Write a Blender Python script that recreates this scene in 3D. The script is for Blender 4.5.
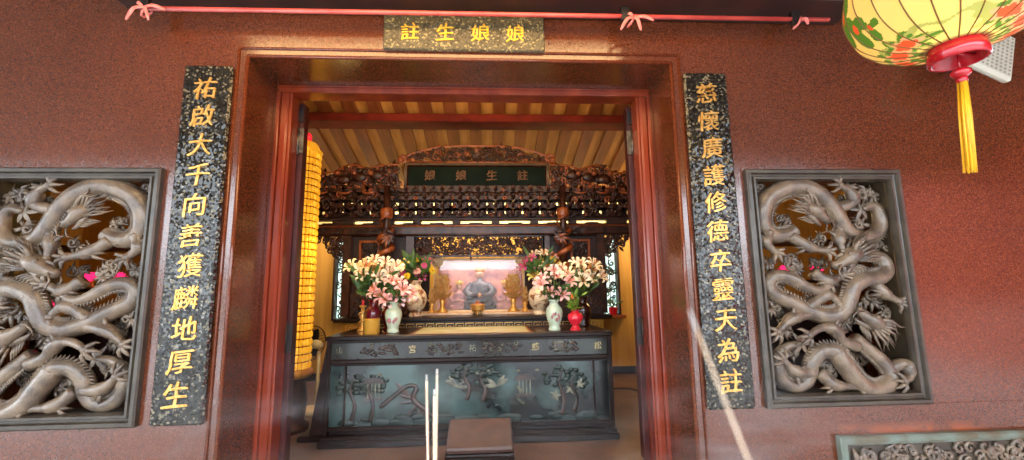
import bpy, math, random
from mathutils import Vector, Matrix, Euler
random.seed(7)
S = bpy.context.scene
COL = S.collection
PI = math.pi
for o in list(bpy.data.objects): bpy.data.objects.remove(o)

# ---------------------------------------------------------------- camera
CAM = Vector((0.17193, -3.0, 1.40))
FW = Vector((0.0545157, 0.9884375, 0.1414897)); RT = Vector((0.9984967, -0.0531581, -0.0133598)); UP = Vector((0.0056840, -0.1420053, 0.9898496))
cd = bpy.data.cameras.new('camera'); cam = bpy.data.objects.new('camera', cd); COL.objects.link(cam)
cd.sensor_width = 36.0; cd.lens = 425.0 / 1024 * 36.0; cd.clip_start = 0.02; cd.clip_end = 200
M = Matrix((RT, UP, -FW)).transposed().to_4x4(); M.translation = CAM
cam.matrix_world = M
cd.dof.use_dof = True; cd.dof.focus_distance = 3.3; cd.dof.aperture_fstop = 2.9
S.camera = cam

# ---------------------------------------------------------------- world, exposure, large lights
S.view_settings.view_transform = 'Standard'; S.view_settings.look = 'None'
S.view_settings.gamma = 1.0; S.view_settings.use_curve_mapping = False
S.view_settings.exposure = 0.0
W = bpy.data.worlds.new('sky'); S.world = W; W.use_nodes = True
nt = W.node_tree; bg = nt.nodes['Background']
bg.inputs[0].default_value = (0.80, 0.90, 1.0, 1); bg.inputs[1].default_value = 8.5

def light(name, kind, loc, energy, color, size=0.3, target=None, size_y=None, spot=None):
    d = bpy.data.lights.new(name, kind); d.energy = energy; d.color = color
    if kind == 'AREA':
        d.size = size
        if size_y: d.shape = 'RECTANGLE'; d.size_y = size_y
    else: d.shadow_soft_size = size
    if kind == 'SPOT': d.spot_size = spot or 1.2; d.spot_blend = 0.9
    o = bpy.data.objects.new(name, d); COL.objects.link(o); o.location = loc
    if target is not None:
        o.rotation_euler = (Vector(target) - Vector(loc)).to_track_quat('-Z', 'Y').to_euler()
    return o
WARM = (1.0, 0.64, 0.28); WARM2 = (1.0, 0.72, 0.42)
light('porch_lamp', 'AREA', (-0.3, -1.0, 3.70), 95, WARM, 3.6, (-0.3, 0.0, 2.9), 0.8)
for lx in (-1.0, 0.05, 1.0): light('altar_spot', 'SPOT', (lx, 1.30, 3.50), 150, WARM2, 0.12, (lx*.95, 1.75, 0.9), None, 1.25)
light('hall_ceiling_lamp', 'AREA', (0.0, 1.0, 3.45), 36, (1.0, 0.62, 0.22), 3.2, (0.0, 1.75, 3.85), 0.2)
light('hall_left_lamp', 'POINT', (-2.95, 3.45, 2.2), 22, WARM, 0.2)
light('hall_right_lamp', 'POINT', (2.95, 3.45, 2.2), 42, WARM, 0.2)
light('behind_canopy_lamp', 'AREA', (0.0, 3.62, 2.86), 95, (1.0, 0.86, 0.58), 4.6, (0.0, 4.3, 2.6), 0.2)
light('shrine_fill', 'SPOT', (0.0, 1.6, 3.5), 110, (1.0, 0.80, 0.62), .08, (0.0, 3.0, 1.38), None, .42)  # unseen spot added to brighten the glass case and gilded lamps

# ---------------------------------------------------------------- materials
def lin(c):
    if isinstance(c, str):
        c = tuple(int(c[i:i+2], 16) / 255 for i in (0, 2, 4))
        return tuple((v / 12.92 if v <= 0.04045 else ((v + 0.055) / 1.055) ** 2.4) for v in c) + (1,)
    return tuple(c) + (1,) if len(c) == 3 else c
def mat(name, col, rough=0.5, metal=0.0, col2=None, scale=8.0, detail=4, kind='noise', lo=0.4, hi=0.6, bump=0.0, bscale=40, coat=0.0, emit=None, estr=0.0, stretch=None, spec=None, alpha=None, trans=None):
    m = bpy.data.materials.new(name); m.use_nodes = True
    n = m.node_tree.nodes; L = m.node_tree.links; p = n['Principled BSDF']
    p.inputs['Base Color'].default_value = lin(col); p.inputs['Roughness'].default_value = rough; p.inputs['Metallic'].default_value = metal
    if coat: p.inputs['Coat Weight'].default_value = coat; p.inputs['Coat Roughness'].default_value = 0.06
    if spec is not None: p.inputs['Specular IOR Level'].default_value = spec
    if emit is not None: p.inputs['Emission Color'].default_value = lin(emit); p.inputs['Emission Strength'].default_value = estr
    if trans: p.inputs['Transmission Weight'].default_value = trans
    tc = n.new('ShaderNodeTexCoord'); mp = n.new('ShaderNodeMapping'); L.new(tc.outputs['Object'], mp.inputs[0])
    if stretch: mp.inputs['Scale'].default_value = stretch
    if col2 is not None:
        if kind == 'voronoi':
            t = n.new('ShaderNodeTexVoronoi'); t.inputs['Scale'].default_value = scale; out = t.outputs['Color']
            sp = n.new('ShaderNodeSeparateColor'); L.new(out, sp.inputs[0]); out = sp.outputs[0]
        else:
            t = n.new('ShaderNodeTexNoise'); t.inputs['Scale'].default_value = scale; t.inputs['Detail'].default_value = detail; out = t.outputs[0]
        L.new(mp.outputs[0], t.inputs['Vector'])
        r = n.new('ShaderNodeValToRGB'); r.color_ramp.elements[0].position = lo; r.color_ramp.elements[1].position = hi
        r.color_ramp.elements[0].color = lin(col); r.color_ramp.elements[1].color = lin(col2)
        L.new(out, r.inputs[0]); L.new(r.outputs[0], p.inputs['Base Color'])
        m['ramp'] = r.name
    if bump:
        t2 = n.new('ShaderNodeTexNoise'); t2.inputs['Scale'].default_value = bscale; t2.inputs['Detail'].default_value = 3; L.new(mp.outputs[0], t2.inputs['Vector'])
        b = n.new('ShaderNodeBump'); b.inputs['Strength'].default_value = bump; b.inputs['Distance'].default_value = 0.01
        L.new(t2.outputs[0], b.inputs['Height']); L.new(b.outputs[0], p.inputs['Normal'])
    return m
def granite(name, base, dark, light_, rough, scale, bsc=0.55, spark=0.0):
    m = mat(name, base, rough, col2=dark, scale=scale, kind='voronoi', lo=0.35, hi=0.95)
    n = m.node_tree.nodes; L = m.node_tree.links; p = n['Principled BSDF']; r = n[m['ramp']]
    e = r.color_ramp.elements.new(0.06); e.color = lin(light_); r.color_ramp.elements[0].color = lin(light_)
    e2 = r.color_ramp.elements.new(0.16); e2.color = lin(base)
    t = n.new('ShaderNodeTexNoise'); t.inputs['Scale'].default_value = 1.3; t.inputs['Detail'].default_value = 3
    tc = [x for x in n if x.type == 'TEX_COORD'][0]; L.new(tc.outputs['Object'], t.inputs['Vector'])
    mx = n.new('ShaderNodeMix'); mx.data_type = 'RGBA'; mx.blend_type = 'MULTIPLY'; mx.inputs[0].default_value = bsc
    r2 = n.new('ShaderNodeValToRGB'); r2.color_ramp.elements[0].position = 0.3; r2.color_ramp.elements[0].color = (0.6, 0.6, 0.6, 1); r2.color_ramp.elements[1].position = 0.7
    L.new(t.outputs[0], r2.inputs[0]); L.new(r.outputs[0], mx.inputs[6]); L.new(r2.outputs[0], mx.inputs[7]); L.new(mx.outputs[2], p.inputs['Base Color'])
    if spark:
        v = [x for x in n if x.type == 'TEX_VORONOI'][0]; g = n.new('ShaderNodeNewGeometry')
        a = n.new('ShaderNodeVectorMath'); a.operation = 'SUBTRACT'; a.inputs[1].default_value = (.5, .5, .5); L.new(v.outputs['Color'], a.inputs[0])
        b = n.new('ShaderNodeVectorMath'); b.operation = 'SCALE'; b.inputs['Scale'].default_value = spark; L.new(a.outputs[0], b.inputs[0])
        c = n.new('ShaderNodeVectorMath'); c.operation = 'ADD'; L.new(g.outputs['Normal'], c.inputs[0]); L.new(b.outputs[0], c.inputs[1])
        d = n.new('ShaderNodeVectorMath'); d.operation = 'NORMALIZE'; L.new(c.outputs[0], d.inputs[0]); L.new(d.outputs[0], p.inputs['Normal'])
    return m
MT = {}
MT['wall'] = granite('red_granite', '683218', '4e2411', '7c4830', 0.16, 190, .5, .06)
MT['wall'].node_tree.nodes['Principled BSDF'].inputs['Specular IOR Level'].default_value = 1.0
n = MT['wall'].node_tree.nodes; L = MT['wall'].node_tree.links; p = n['Principled BSDF']        # rust run-off above the low carved slab
tc = [x for x in n if x.type == 'TEX_COORD'][0]; sp = n.new('ShaderNodeSeparateXYZ'); L.new(tc.outputs['Object'], sp.inputs[0])
def rng(sock, a, b):
    q = n.new('ShaderNodeMapRange'); q.inputs['From Min'].default_value = a; q.inputs['From Max'].default_value = b; L.new(sock, q.inputs['Value']); return q.outputs[0]
def mul(a, b):
    q = n.new('ShaderNodeMath'); q.operation = 'MULTIPLY'; L.new(a, q.inputs[0]); L.new(b, q.inputs[1]); return q.outputs[0]
tn = n.new('ShaderNodeTexNoise'); tn.inputs['Scale'].default_value = 7; L.new(tc.outputs['Object'], tn.inputs['Vector'])
mk = mul(mul(rng(sp.outputs['Z'], .455, .405), rng(sp.outputs['Z'], .375, .39)), mul(mul(rng(sp.outputs['X'], 2.58, 2.64), rng(sp.outputs['X'], 3.75, 3.5)), rng(tn.outputs[0], .36, .52)))
mr = n.new('ShaderNodeMix'); mr.data_type = 'RGBA'; old = p.inputs['Base Color'].links[0].from_socket; L.new(mk, mr.inputs[0]); L.new(old, mr.inputs[6]); mr.inputs[7].default_value = lin('8a4018'); L.new(mr.outputs[2], p.inputs['Base Color'])
MT['bead'] = granite('red_granite_polish', '74391f', '5c2a18', '8a5034', 0.08, 190)
MT['plaque'] = granite('black_gold_granite', '2a261e', '100e0c', '766c56', 0.13, 75, 0.2, .30)
MT['gold'] = mat('gold_leaf', 'd89a44', 0.36, 0.6, col2='ecbc6c', scale=60, bump=0.15)
MT['gold_paint'] = mat('gold_paint', 'f0a81c', 0.45, 0.2, col2='ffc94a', scale=50, emit=None)
MT['stone'] = mat('carved_stone', '7c6955', 0.30, col2='584a3e', scale=9, bump=0.5, bscale=70, coat=0.3)
MT['stone_frame'] = mat('frame_stone', '473e31', 0.36, col2='382f25', scale=9, bump=0.1, bscale=120, coat=0.2)
MT['stone_green'] = mat('weathered_stone', '6c786c', 0.4, col2='5e5642', scale=6, bump=0.3, bscale=60)
MT['red_wood'] = mat('red_lacquer', '8c361a', 0.24, col2='742814', scale=5, stretch=(1, 1, 0.15), coat=0.25)
MT['dark_door'] = mat('door_edge_brown', '3a1614', 0.35, col2='4a1c18', scale=6)
MT['dark_wood'] = mat('dark_carved_wood', '4a2415', 0.4, col2='2c130b', scale=11, coat=0.12, bump=0.2, bscale=60)
MT['dark_wood2'] = mat('dark_panel_wood', '281209', 0.5, col2='36190f', scale=7)
MT['black_wood'] = mat('black_lacquer', '1a0f0d', 0.32, col2='241512', scale=6, coat=0.0, spec=.25)
MT['rim_wood'] = mat('amber_wood_and_rim_light', 'a4552a', 0.3, col2='8a4422', scale=10, coat=0.3)  # amber wood, also painted as rim light on the canopy crest
MT['board_green'] = mat('dark_green_board', '121c14', 0.7, col2='182219', scale=4, spec=.1)
MT['dull_gold'] = mat('dull_gold', '70482a', 0.5, 0.3, col2='583a20', scale=30)
MT['rafter'] = mat('rafter_brown', '7a4426', 0.5, col2='643418', scale=4, stretch=(3, 0.4, 1))
MT['tile'] = mat('ceiling_board', 'c08a4a', 0.55, col2='a87238', scale=4, stretch=(3, 0.4, 1))
MT['beam'] = mat('beam_red', '6a2018', 0.7, col2='541812', scale=4, spec=.15)
MT['yellow'] = mat('yellow_wall', 'dca850', 0.55, col2='cc9842', scale=3, stretch=(4, 4, 0.3))
MT['floor'] = mat('hall_floor', '6a5248', 0.42, col2='56413a', scale=3, detail=6)
MT['outfloor'] = mat('porch_floor', 'd6d4d2', 0.5, col2='c4c2c0', scale=5)
MT['porch'] = mat('porch_ceiling', '3c1c12', 0.5, col2='2c140c', scale=4)
MT['steel'] = mat('brushed_steel', '7a7468', 0.42, 0.9, col2='5c564c', scale=20)
MT['red_rod'] = mat('red_rod', 'd4574c', 0.25, col2='c04840', scale=6, coat=0.4)
MT['pink'] = mat('pink_ribbon', 'e88a80', 0.5, col2='d87268', scale=20)
MT['blackiron'] = mat('black_iron', '181414', 0.4, col2='221c1a', scale=10)

# ---------------------------------------------------------------- mesh builder
class MB:
    def __init__(s): s.v = []; s.f = []; s.m = []; s.sm = []
    def add(s, vs, fs, mi=0, smooth=False, mtx=None):
        b = len(s.v)
        if mtx is not None: vs = [tuple(mtx @ Vector(v)) for v in vs]
        s.v += [tuple(v) for v in vs]; s.f += [tuple(i + b for i in f) for f in fs]
        s.m += [mi] * len(fs); s.sm += [smooth] * len(fs); return s
    def box(s, x0, x1, y0, y1, z0, z1, b=0.0, mi=0, mtx=None):
        if b <= 0:
            vs = [(x, y, z) for z in (z0, z1) for y in (y0, y1) for x in (x0, x1)]
            fs = [(0, 2, 3, 1), (4, 5, 7, 6), (0, 1, 5, 4), (2, 6, 7, 3), (0, 4, 6, 2), (1, 3, 7, 5)]
            return s.add(vs, fs, mi, False, mtx)
        b = min(b, abs(x1-x0)*.45, abs(y1-y0)*.45, abs(z1-z0)*.45)
        vs = []; idx = {}
        for iz, (z, sz) in enumerate(((z0, 1), (z1, -1))):
            for iy, (y, sy) in enumerate(((y0, 1), (y1, -1))):
                for ix, (x, sx) in enumerate(((x0, 1), (x1, -1))):
                    idx[(ix, iy, iz)] = len(vs)
                    vs += [(x, y + sy*b, z + sz*b), (x + sx*b, y, z + sz*b), (x + sx*b, y + sy*b, z)]
        I = lambda ix, iy, iz, a: idx[(ix, iy, iz)] + a
        fs = []
        for k in (0, 1):
            fs.append((I(k,0,0,0), I(k,1,0,0), I(k,1,1,0), I(k,0,1,0)) if k else (I(k,0,0,0), I(k,0,1,0), I(k,1,1,0), I(k,1,0,0)))
            fs.append((I(0,k,0,1), I(0,k,1,1), I(1,k,1,1), I(1,k,0,1)) if k else (I(0,k,0,1), I(1,k,0,1), I(1,k,1,1), I(0,k,1,1)))
            fs.append((I(0,0,k,2), I(1,0,k,2), I(1,1,k,2), I(0,1,k,2)) if k else (I(0,0,k,2), I(0,1,k,2), I(1,1,k,2), I(1,0,k,2)))
        for a in (0, 1):
            for c in (0, 1):
                fs.append((I(0,a,c,1), I(1,a,c,1), I(1,a,c,2), I(0,a,c,2)))
                fs.append((I(a,0,c,0), I(a,1,c,0), I(a,1,c,2), I(a,0,c,2)))
                fs.append((I(a,c,0,0), I(a,c,1,0), I(a,c,1,1), I(a,c,0,1)))
                for d in (0, 1): fs.append((I(a,c,d,0), I(a,c,d,1), I(a,c,d,2)))
        return s.add(vs, fs, mi, False, mtx)
    def tube(s, pts, rad, n=8, mi=0, squash=1.0, up=(0, -1, 0), cap=True, mtx=None):
        P = [Vector(p) for p in pts]; k = len(P)
        if not hasattr(rad, '__len__'): rad = [rad] * k
        vs = []; fs = []; u = Vector(up); prev = None
        for i in range(k):
            t = (P[min(i+1, k-1)] - P[max(i-1, 0)])
            if t.length < 1e-9: t = Vector((0, 0, 1))
            t.normalize()
            if prev is None:
                a = u - t * u.dot(t)
                if a.length < 1e-3: a = Vector((1, 0, 0)) - t * t.x
            else: a = prev - t * prev.dot(t)
            a.normalize(); prev = a.copy(); b = t.cross(a)
            for j in range(n):
                th = 2 * PI * j / n
                vs.append(P[i] + (a * math.cos(th) * squash + b * math.sin(th)) * rad[i])
        for i in range(k - 1):
            for j in range(n):
                j2 = (j + 1) % n
                fs.append((i*n + j, i*n + j2, (i+1)*n + j2, (i+1)*n + j))
        if cap:
            fs.append(tuple(range(n))[::-1]); fs.append(tuple((k-1)*n + j for j in range(n)))
        return s.add(vs, fs, mi, True, mtx)
    def lathe(s, prof, n=24, c=(0, 0, 0), mi=0, smooth=True, mtx=None, sq=1.0):
        vs = []; fs = []; k = len(prof)
        for (r, z) in prof:
            for j in range(n):
                th = 2 * PI * j / n
                vs.append((c[0] + r * math.cos(th), c[1] + r * math.sin(th) * sq, c[2] + z))
        for i in range(k - 1):
            for j in range(n):
                j2 = (j + 1) % n
                fs.append((i*n + j, i*n + j2, (i+1)*n + j2, (i+1)*n + j))
        fs.append(tuple(range(n))[::-1]); fs.append(tuple((k-1)*n + j for j in range(n)))
        return s.add(vs, fs, mi, smooth, mtx)
    def ball(s, c, r, n=10, mi=0, mtx=None):
        if not hasattr(r, '__len__'): r = (r, r, r)
        m = max(4, n * 2 // 3); vs = []; fs = []
        for i in range(m + 1):
            ph = PI * i / m
            for j in range(n):
                th = 2 * PI * j / n
                q = Vector((r[0]*math.sin(ph)*math.cos(th), r[1]*math.sin(ph)*math.sin(th), -r[2]*math.cos(ph)))
                if mtx is not None: q = mtx @ q
                vs.append(Vector(c) + q)
        for i in range(m):
            for j in range(n):
                j2 = (j + 1) % n; fs.append((i*n + j, i*n + j2, (i+1)*n + j2, (i+1)*n + j))
        return s.add(vs, fs, mi, True)
    def prism(s, poly, y0, y1, mi=0, mtx=None, smooth=False):      # poly in (x, z), extruded along y
        k = len(poly)
        vs = [(x, y0, z) for x, z in poly] + [(x, y1, z) for x, z in poly]
        fs = [tuple(range(k)), tuple(range(2*k - 1, k - 1, -1))] + [(i, k + i, k + (i+1) % k, (i+1) % k) for i in range(k)]
        return s.add(vs, fs, mi, smooth, mtx)
    def frame(s, x0, x1, z0, z1, prof, mi=0):                      # mitred frame, prof = list of (inset, y), closed
        vs = []; fs = []; k = len(prof)
        for (d, y) in prof: vs += [(x0+d, y, z0+d), (x1-d, y, z0+d), (x1-d, y, z1-d), (x0+d, y, z1-d)]
        for i in range(k):
            i2 = (i + 1) % k
            for j in range(4):
                j2 = (j + 1) % 4; fs.append((i*4 + j, i*4 + j2, i2*4 + j2, i2*4 + j))
        return s.add(vs, fs, mi)
    def spiral(s, x, y, z, r, a0=0.0, d=1, turns=1.1, th=None, n=5, steps=9, mi=0):
        th = th or r * 0.2; pts = []; rad = []
        for i in range(steps + 1):
            t = i / steps; rr = r * (1 - 0.82 * t); a = a0 + d * turns * 2 * PI * t
            pts.append((x + rr * math.cos(a), y - 0.3 * th * t, z + rr * math.sin(a))); rad.append(th * (0.45 + 0.9 * math.sin(PI * min(1, t * 0.85 + 0.1))))
        return s.tube(pts, rad, n, mi)
    def leaf(s, p, d, L, w, nrm=(0, -1, 0), curl=0.25, mi=0, k=5):
        p = Vector(p); d = Vector(d).normalized(); nn = Vector(nrm); sd = d.cross(nn)
        if sd.length < 1e-4: sd = d.cross(Vector((1, 0, 0)))
        sd.normalize(); nn = sd.cross(d)
        vs = []; fs = []
        for i in range(k + 1):
            t = i / k; ww = w * math.sin(PI * min(0.97, t * 0.9 + 0.08)) * 0.5; c = p + d * L * t - nn * (curl * L * t * t)
            vs += [c - sd * ww, c + nn * ww * 0.35, c + sd * ww]
        for i in range(k):
            a = i * 3; fs += [(a, a+1, a+4, a+3), (a+1, a+2, a+5, a+4)]
        return s.add(vs, fs, mi, True)
    def mesh(s, name, mats):
        me = bpy.data.meshes.new(name); me.from_pydata(s.v, [], s.f)
        for m in (mats if isinstance(mats, (list, tuple)) else [mats]): me.materials.append(m)
        me.polygons.foreach_set('material_index', s.m); me.polygons.foreach_set('use_smooth', s.sm); me.update()
        return me
    def build(s, name, mats, parent=None, flip=False):
        if flip: s.v = [(-x, y, z) for x, y, z in s.v]; s.f = [f[::-1] for f in s.f]
        o = bpy.data.objects.new(name, s.mesh(name, mats)); COL.objects.link(o)
        if parent is not None: o.parent = parent; o.matrix_parent_inverse = Matrix.Translation(-wloc(parent))
        return o
def wloc(o):
    v = Vector(o.location)
    while o.parent is not None:
        v = v + o.matrix_parent_inverse.translation + Vector(o.parent.location); o = o.parent
    return v
def crom(pts, k=5):
    out = []; n = len(pts); P = [Vector(p) for p in pts]
    for i in range(n - 1):
        a, b, c, d = P[max(i-1, 0)], P[i], P[i+1], P[min(i+2, n-1)]
        for j in range(k):
            t = j / k
            out.append(0.5 * ((2*b) + (c - a)*t + (2*a - 5*b + 4*c - d)*t*t + (3*b - a - 3*c + d)*t**3))
    out.append(P[-1]); return out
def tag(o, label, cat, group=None):
    o['label'] = label; o['category'] = cat
    if group: o['group'] = group
    return o
def thing(name, label, cat, loc=(0, 0, 0), group=None):
    o = bpy.data.objects.new(name, None); COL.objects.link(o); o.location = loc; o.empty_display_size = 0.1
    return tag(o, label, cat, group)
def struct(o): o['kind'] = 'structure'; return o
def copy_tree(o, parent=None):
    c = o.copy(); COL.objects.link(c)
    if parent is not None: c.parent = parent
    for ch in list(o.children): copy_tree(ch, c)
    return c
def glyph(ch, size, depth=0.006, bold=0.012, slant=0.10, wob=0.0, rise=0.07):
    cu = bpy.data.curves.new('glyph', 'FONT'); cu.body = ch; cu.size = 1.0; cu.align_x = 'CENTER'; cu.align_y = 'CENTER'
    cu.extrude = 0.5; cu.offset = bold; cu.resolution_u = 3
    ob = bpy.data.objects.new('glyph', cu); COL.objects.link(ob)
    bpy.context.view_layer.update()
    me = bpy.data.meshes.new_from_object(ob.evaluated_get(bpy.context.evaluated_depsgraph_get()))
    bpy.data.objects.remove(ob); bpy.data.curves.remove(cu)
    xs = [v.co.x for v in me.vertices]; ys = [v.co.y for v in me.vertices]
    cx, cy = (min(xs)+max(xs))/2, (min(ys)+max(ys))/2; sc = size / max(max(xs)-min(xs), max(ys)-min(ys))
    vs = []
    for v in me.vertices:
        x, y = (v.co.x - cx) * sc, (v.co.y - cy) * sc
        x2 = x + slant * y * 0.4 + wob * size * math.sin(9 * y / size + 3); y2 = y + rise * x + wob * size * math.sin(8 * x / size + 1)
        vs.append((x2, -depth if v.co.z > 0 else 0.0, y2))
    fs = [tuple(p.vertices) for p in me.polygons]; bpy.data.meshes.remove(me)
    return vs, fs
def put_glyph(ch, size, x, y, z, m, parent, name='character', **k):
    k['bold'] = k.get('bold', 0) - .014
    vs, fs = glyph(ch, size*.97, **k); mb = MB()                    # broad-brush strokes: thin horizontals, thick verticals
    for q in range(4): t = (q - 1.5)/1.5*.024*size; mb.add(vs, fs, 0, False, Matrix.Translation((x + t, y - .0003*q, z - t*.55)))
    return mb.build(name, m, parent)

# ---------------------------------------------------------------- the setting
DX, DZ = 1.568, 3.113
FX0, FX1, FZ0, FZ1 = 2.079, 3.287, 0.573, 2.273
mb = MB()
xs = [-6.5, -FX1, -FX0, -DX, DX, FX0, FX1, 6.5]; zs = [-0.15, FZ0, 1.811, FZ1, DZ, 5.2]
ins = 0.056
for i in range(7):
    for j in range(5):
        x0, x1, z0, z1 = xs[i], xs[i+1], zs[j], zs[j+1]
        if i == 3 and z0 < DZ - 0.01: continue
        if i in (1, 5) and z0 >= FZ0 - 0.01 and z1 <= FZ1 + 0.01: continue
        if i == 6: continue
        mb.box(x0, x1, 0.0, 0.42, z0, z1)
for z0, z1 in ((-.15, .571), (.571, 1.811), (1.811, 5.2)): mb.box(FX1, 6.5, 0.0, 0.42, z0, z1, 0.0022)
for sx in (-1, 1):                                                 # wall lips behind the carved frames
    a, b = sorted((sx*FX0, sx*FX1))
    mb.box(a, a+ins, 0.05, 0.42, FZ0, FZ1); mb.box(b-ins, b, 0.05, 0.42, FZ0, FZ1)
    mb.box(a, b, 0.05, 0.42, FZ0, FZ0+ins); mb.box(a, b, 0.05, 0.42, FZ1-ins, FZ1)
struct(mb.build('wall_front', MT['wall']))
mb = MB()                                                          # beaded granite edge round the doorway
for off, r in ((0.012, 0.014), (0.075, 0.010)):
    x, z = DX + off, DZ + off
    mb.tube([(-x, -0.004, -0.15), (-x, -0.004, z)], r, 8); mb.tube([(x, -0.004, -0.15), (x, -0.004, z)], r, 8); mb.tube([(-x, -0.004, z), (x, -0.004, z)], r, 8)
struct(mb.build('trim_1', MT['bead']))
struct(MB().box(-6.5, 6.5, 0.0, 4.6, -0.2, 0.0).build('floor', MT['floor']))
struct(MB().box(-40, 40, -60, 0.0, -0.3, -0.15).build('floor_porch', MT['outfloor']))
struct(MB().box(-16, 16, -4.8, 0.0, 3.80, 4.0).box(-16, 16, -4.8, -4.7, 3.40, 3.80).build('ceiling_porch', MT['porch']))  # board under the roof edge added to cut off sky light
mb = MB(); mb.box(-2.45, 2.95, -0.30, 0.0, 3.47, 3.62, 0.01); struct(mb.build('trim_2', MT['porch']))
MT['opp'] = mat('street_wall', 'a8a29c', 0.8, col2='8c8680', scale=.6)
struct(MB().box(-30, 30, -15.5, -15, -0.15, 2.6).build('wall_street', MT['opp']))
MT['redwall'] = mat('red_painted_wall', 'c03a2c', 0.6, col2='a83024', scale=1.5)
MT['pinkpanel'] = mat('pale_red_panel', 'f0a8a0', 0.6, col2='e89890', scale=2)
struct(MB().box(9.5, 9.7, -9.0, 0.0, -0.15, 4.05).build('wall_red_reflector', MT['redwall']))  # unseen red wall added for the red reflections in the granite
mb = MB()
for y in (-6.9, -5.6, -4.3, -3.0):
    for z in (-.05, .55): mb.box(9.46, 9.5, y-.45, y+.45, z, z+.42, .02)
struct(mb.build('trim_5', MT['pinkpanel']))  # pink panels added for their reflections in the granite
# hall shell
WX0, WX1, WZ0, WZ1 = 1.90, 2.42, 0.95, 2.30
mb = MB(); xs = [-6.5, -WX1, -WX0, WX0, WX1, 6.5]
for i in range(5):
    if i in (1, 3):
        mb.box(xs[i], xs[i+1], 4.3, 4.45, 0, WZ0); mb.box(xs[i], xs[i+1], 4.3, 4.45, WZ1, 3.6)
    else: mb.box(xs[i], xs[i+1], 4.3, 4.45, 0, 3.6)
struct(mb.build('wall_back', MT['yellow']))
MT['canopy_light'] = mat('pale_canopy_light', 'f0dea4', 0.7, col2='e6d294', scale=3)  # pale paint stands in for the whitish light behind the canopy
struct(MB().box(-3.4, 3.4, 4.285, 4.3, 2.34, 3.3).build('wall_back_pale_light', MT['canopy_light']))
struct(MB().box(-6.6, -6.5, 0, 4.45, 0, 5).build('wall_left', MT['yellow'])); struct(MB().box(6.5, 6.6, 0, 4.45, 0, 5).build('wall_right', MT['yellow']))
struct(MB().box(-6.5, 6.5, 4.28, 4.3, 0, 0.12, 0.004).build('baseboard_back', MT['black_wood']))
cz = lambda y: 3.66 - 0.30 * (y - 2.2)
mb = MB()
ang = math.atan(-0.30); CM = Matrix.Translation((0, 2.2, 3.66)) @ Matrix.Rotation(ang, 4, 'X')
mb.box(-6.5, 6.5, -1.95, 2.35, 0.06, 0.12, 0, 0, CM)
for i in range(-20, 21): mb.box(i*0.312 - 0.078, i*0.312 + 0.078, -1.95, 2.35, 0.0, 0.06, 0.004, 1, CM)
struct(mb.build('ceiling', [MT['tile'], MT['rafter']]))
mb = MB(); mb.box(-6.5, 6.5, 2.2, 2.5, 3.55, 3.655, 0.012); struct(mb.build('trim_3', MT['beam']))
# back windows with carved stone lattice and daylight behind
MT['lattice'] = mat('lattice', '20201c', 0.5, col2='2c2c26', scale=10)
MT['glass'] = mat('window_glass', 'e8f4f4', 0.05, trans=1.0)
MT['daylight'] = mat('courtyard_glow', 'cfe6ea', 0.9, col2='a8ccd4', scale=3, emit='d8eef4', estr=0.9)  # glow put into a wall as daylight outside the back windows
for k, sx in enumerate((-1, 1)):
    a, b = sorted((sx*WX0, sx*WX1))
    r = bpy.data.objects.new('window_%d' % (k+1), None); COL.objects.link(r); r.location = (sx*2.16, 4.3, WZ0); struct(r)
    MB().frame(a, b, WZ0, WZ1, [(0, 4.25), (0.035, 4.25), (0.035, 4.40), (0, 4.40)]).build('window_frame', MT['dark_wood2'], r)
    mb = MB(); rnd = random.Random(3+k)
    for q in range(70):
        mb.spiral(rnd.uniform(a+.06, b-.06), 4.33, rnd.uniform(WZ0+.06, WZ1-.06), rnd.uniform(.03, .07), rnd.uniform(0, 6), rnd.choice((-1, 1)), 1.2, 0.011, 4, 8)
    for q in range(5): mb.tube([(a + .05 + q*.105, 4.34, WZ0), (a + .05 + q*.105, 4.34, WZ1)], .008, 5)
    mb.build('lattice', MT['lattice'], r)
    MB().box(a, b, 4.385, 4.39, WZ0, WZ1).build('pane', MT['glass'], r)
struct(MB().box(-7, 7, 5.6, 5.7, -0.2, 4.0).build('wall_daylight_glow', MT['daylight']))

# door: red lacquer frame and two leaves folded back
DR = bpy.data.objects.new('door_1', None); COL.objects.link(DR); DR.location = (0, 0.5, 0); struct(DR)
def jamb(sx):
    mb = MB()
    for (xa, xb, ya, yb, bv) in ((1.575, 1.545, .415, .60, .006), (1.548, 1.482, .43, .60, .014), (1.486, 1.462, .45, .60, .008)):
        a, b = sorted((sx*xa, sx*xb)); mb.box(a, b, ya, yb, 0.0, 3.065, bv)
    return mb
jl = jamb(-1).build('door_jamb', MT['red_wood'], DR); jr = jamb(1).build('door_jamb', MT['red_wood'], DR)
mb = MB(); mb.box(-1.575, 1.575, .415, .60, 3.105, 3.15, .006); mb.box(-1.575, 1.575, .425, .60, 3.06, 3.11, .010)
mb.build('door_lintel', MT['red_wood'], DR)
for sx in (-1, 1):
    mb = MB(); a, b = sorted((sx*1.422, sx*1.478)); mb.box(a, b, .605, .70, 0.02, 3.04, .006)
    a, b = sorted((sx*1.478, sx*2.30)); mb.box(a, b, .635, .69, 0.02, 3.04, .006)
    lf = mb.build('door_leaf', MT['dark_door'], DR)
    for z in (2.70, 1.05):
        mb = MB(); a, b = sorted((sx*1.412, sx*1.462)); mb.box(a, b, .592, .604, z-.11, z+.11, .003)
        mb.tube([(sx*1.458, .592, z-.12), (sx*1.458, .592, z+.12)], .011, 8)
        mb.build('hinge', MT['steel'] if z > 2 else MT['blackiron'], lf)
    mb = MB(); a, b = sorted((sx*1.425, sx*1.465)); mb.box(a, b, .588, .603, 2.87, 2.99, .003); mb.build('door_bolt', MT['blackiron'], lf)

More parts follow.
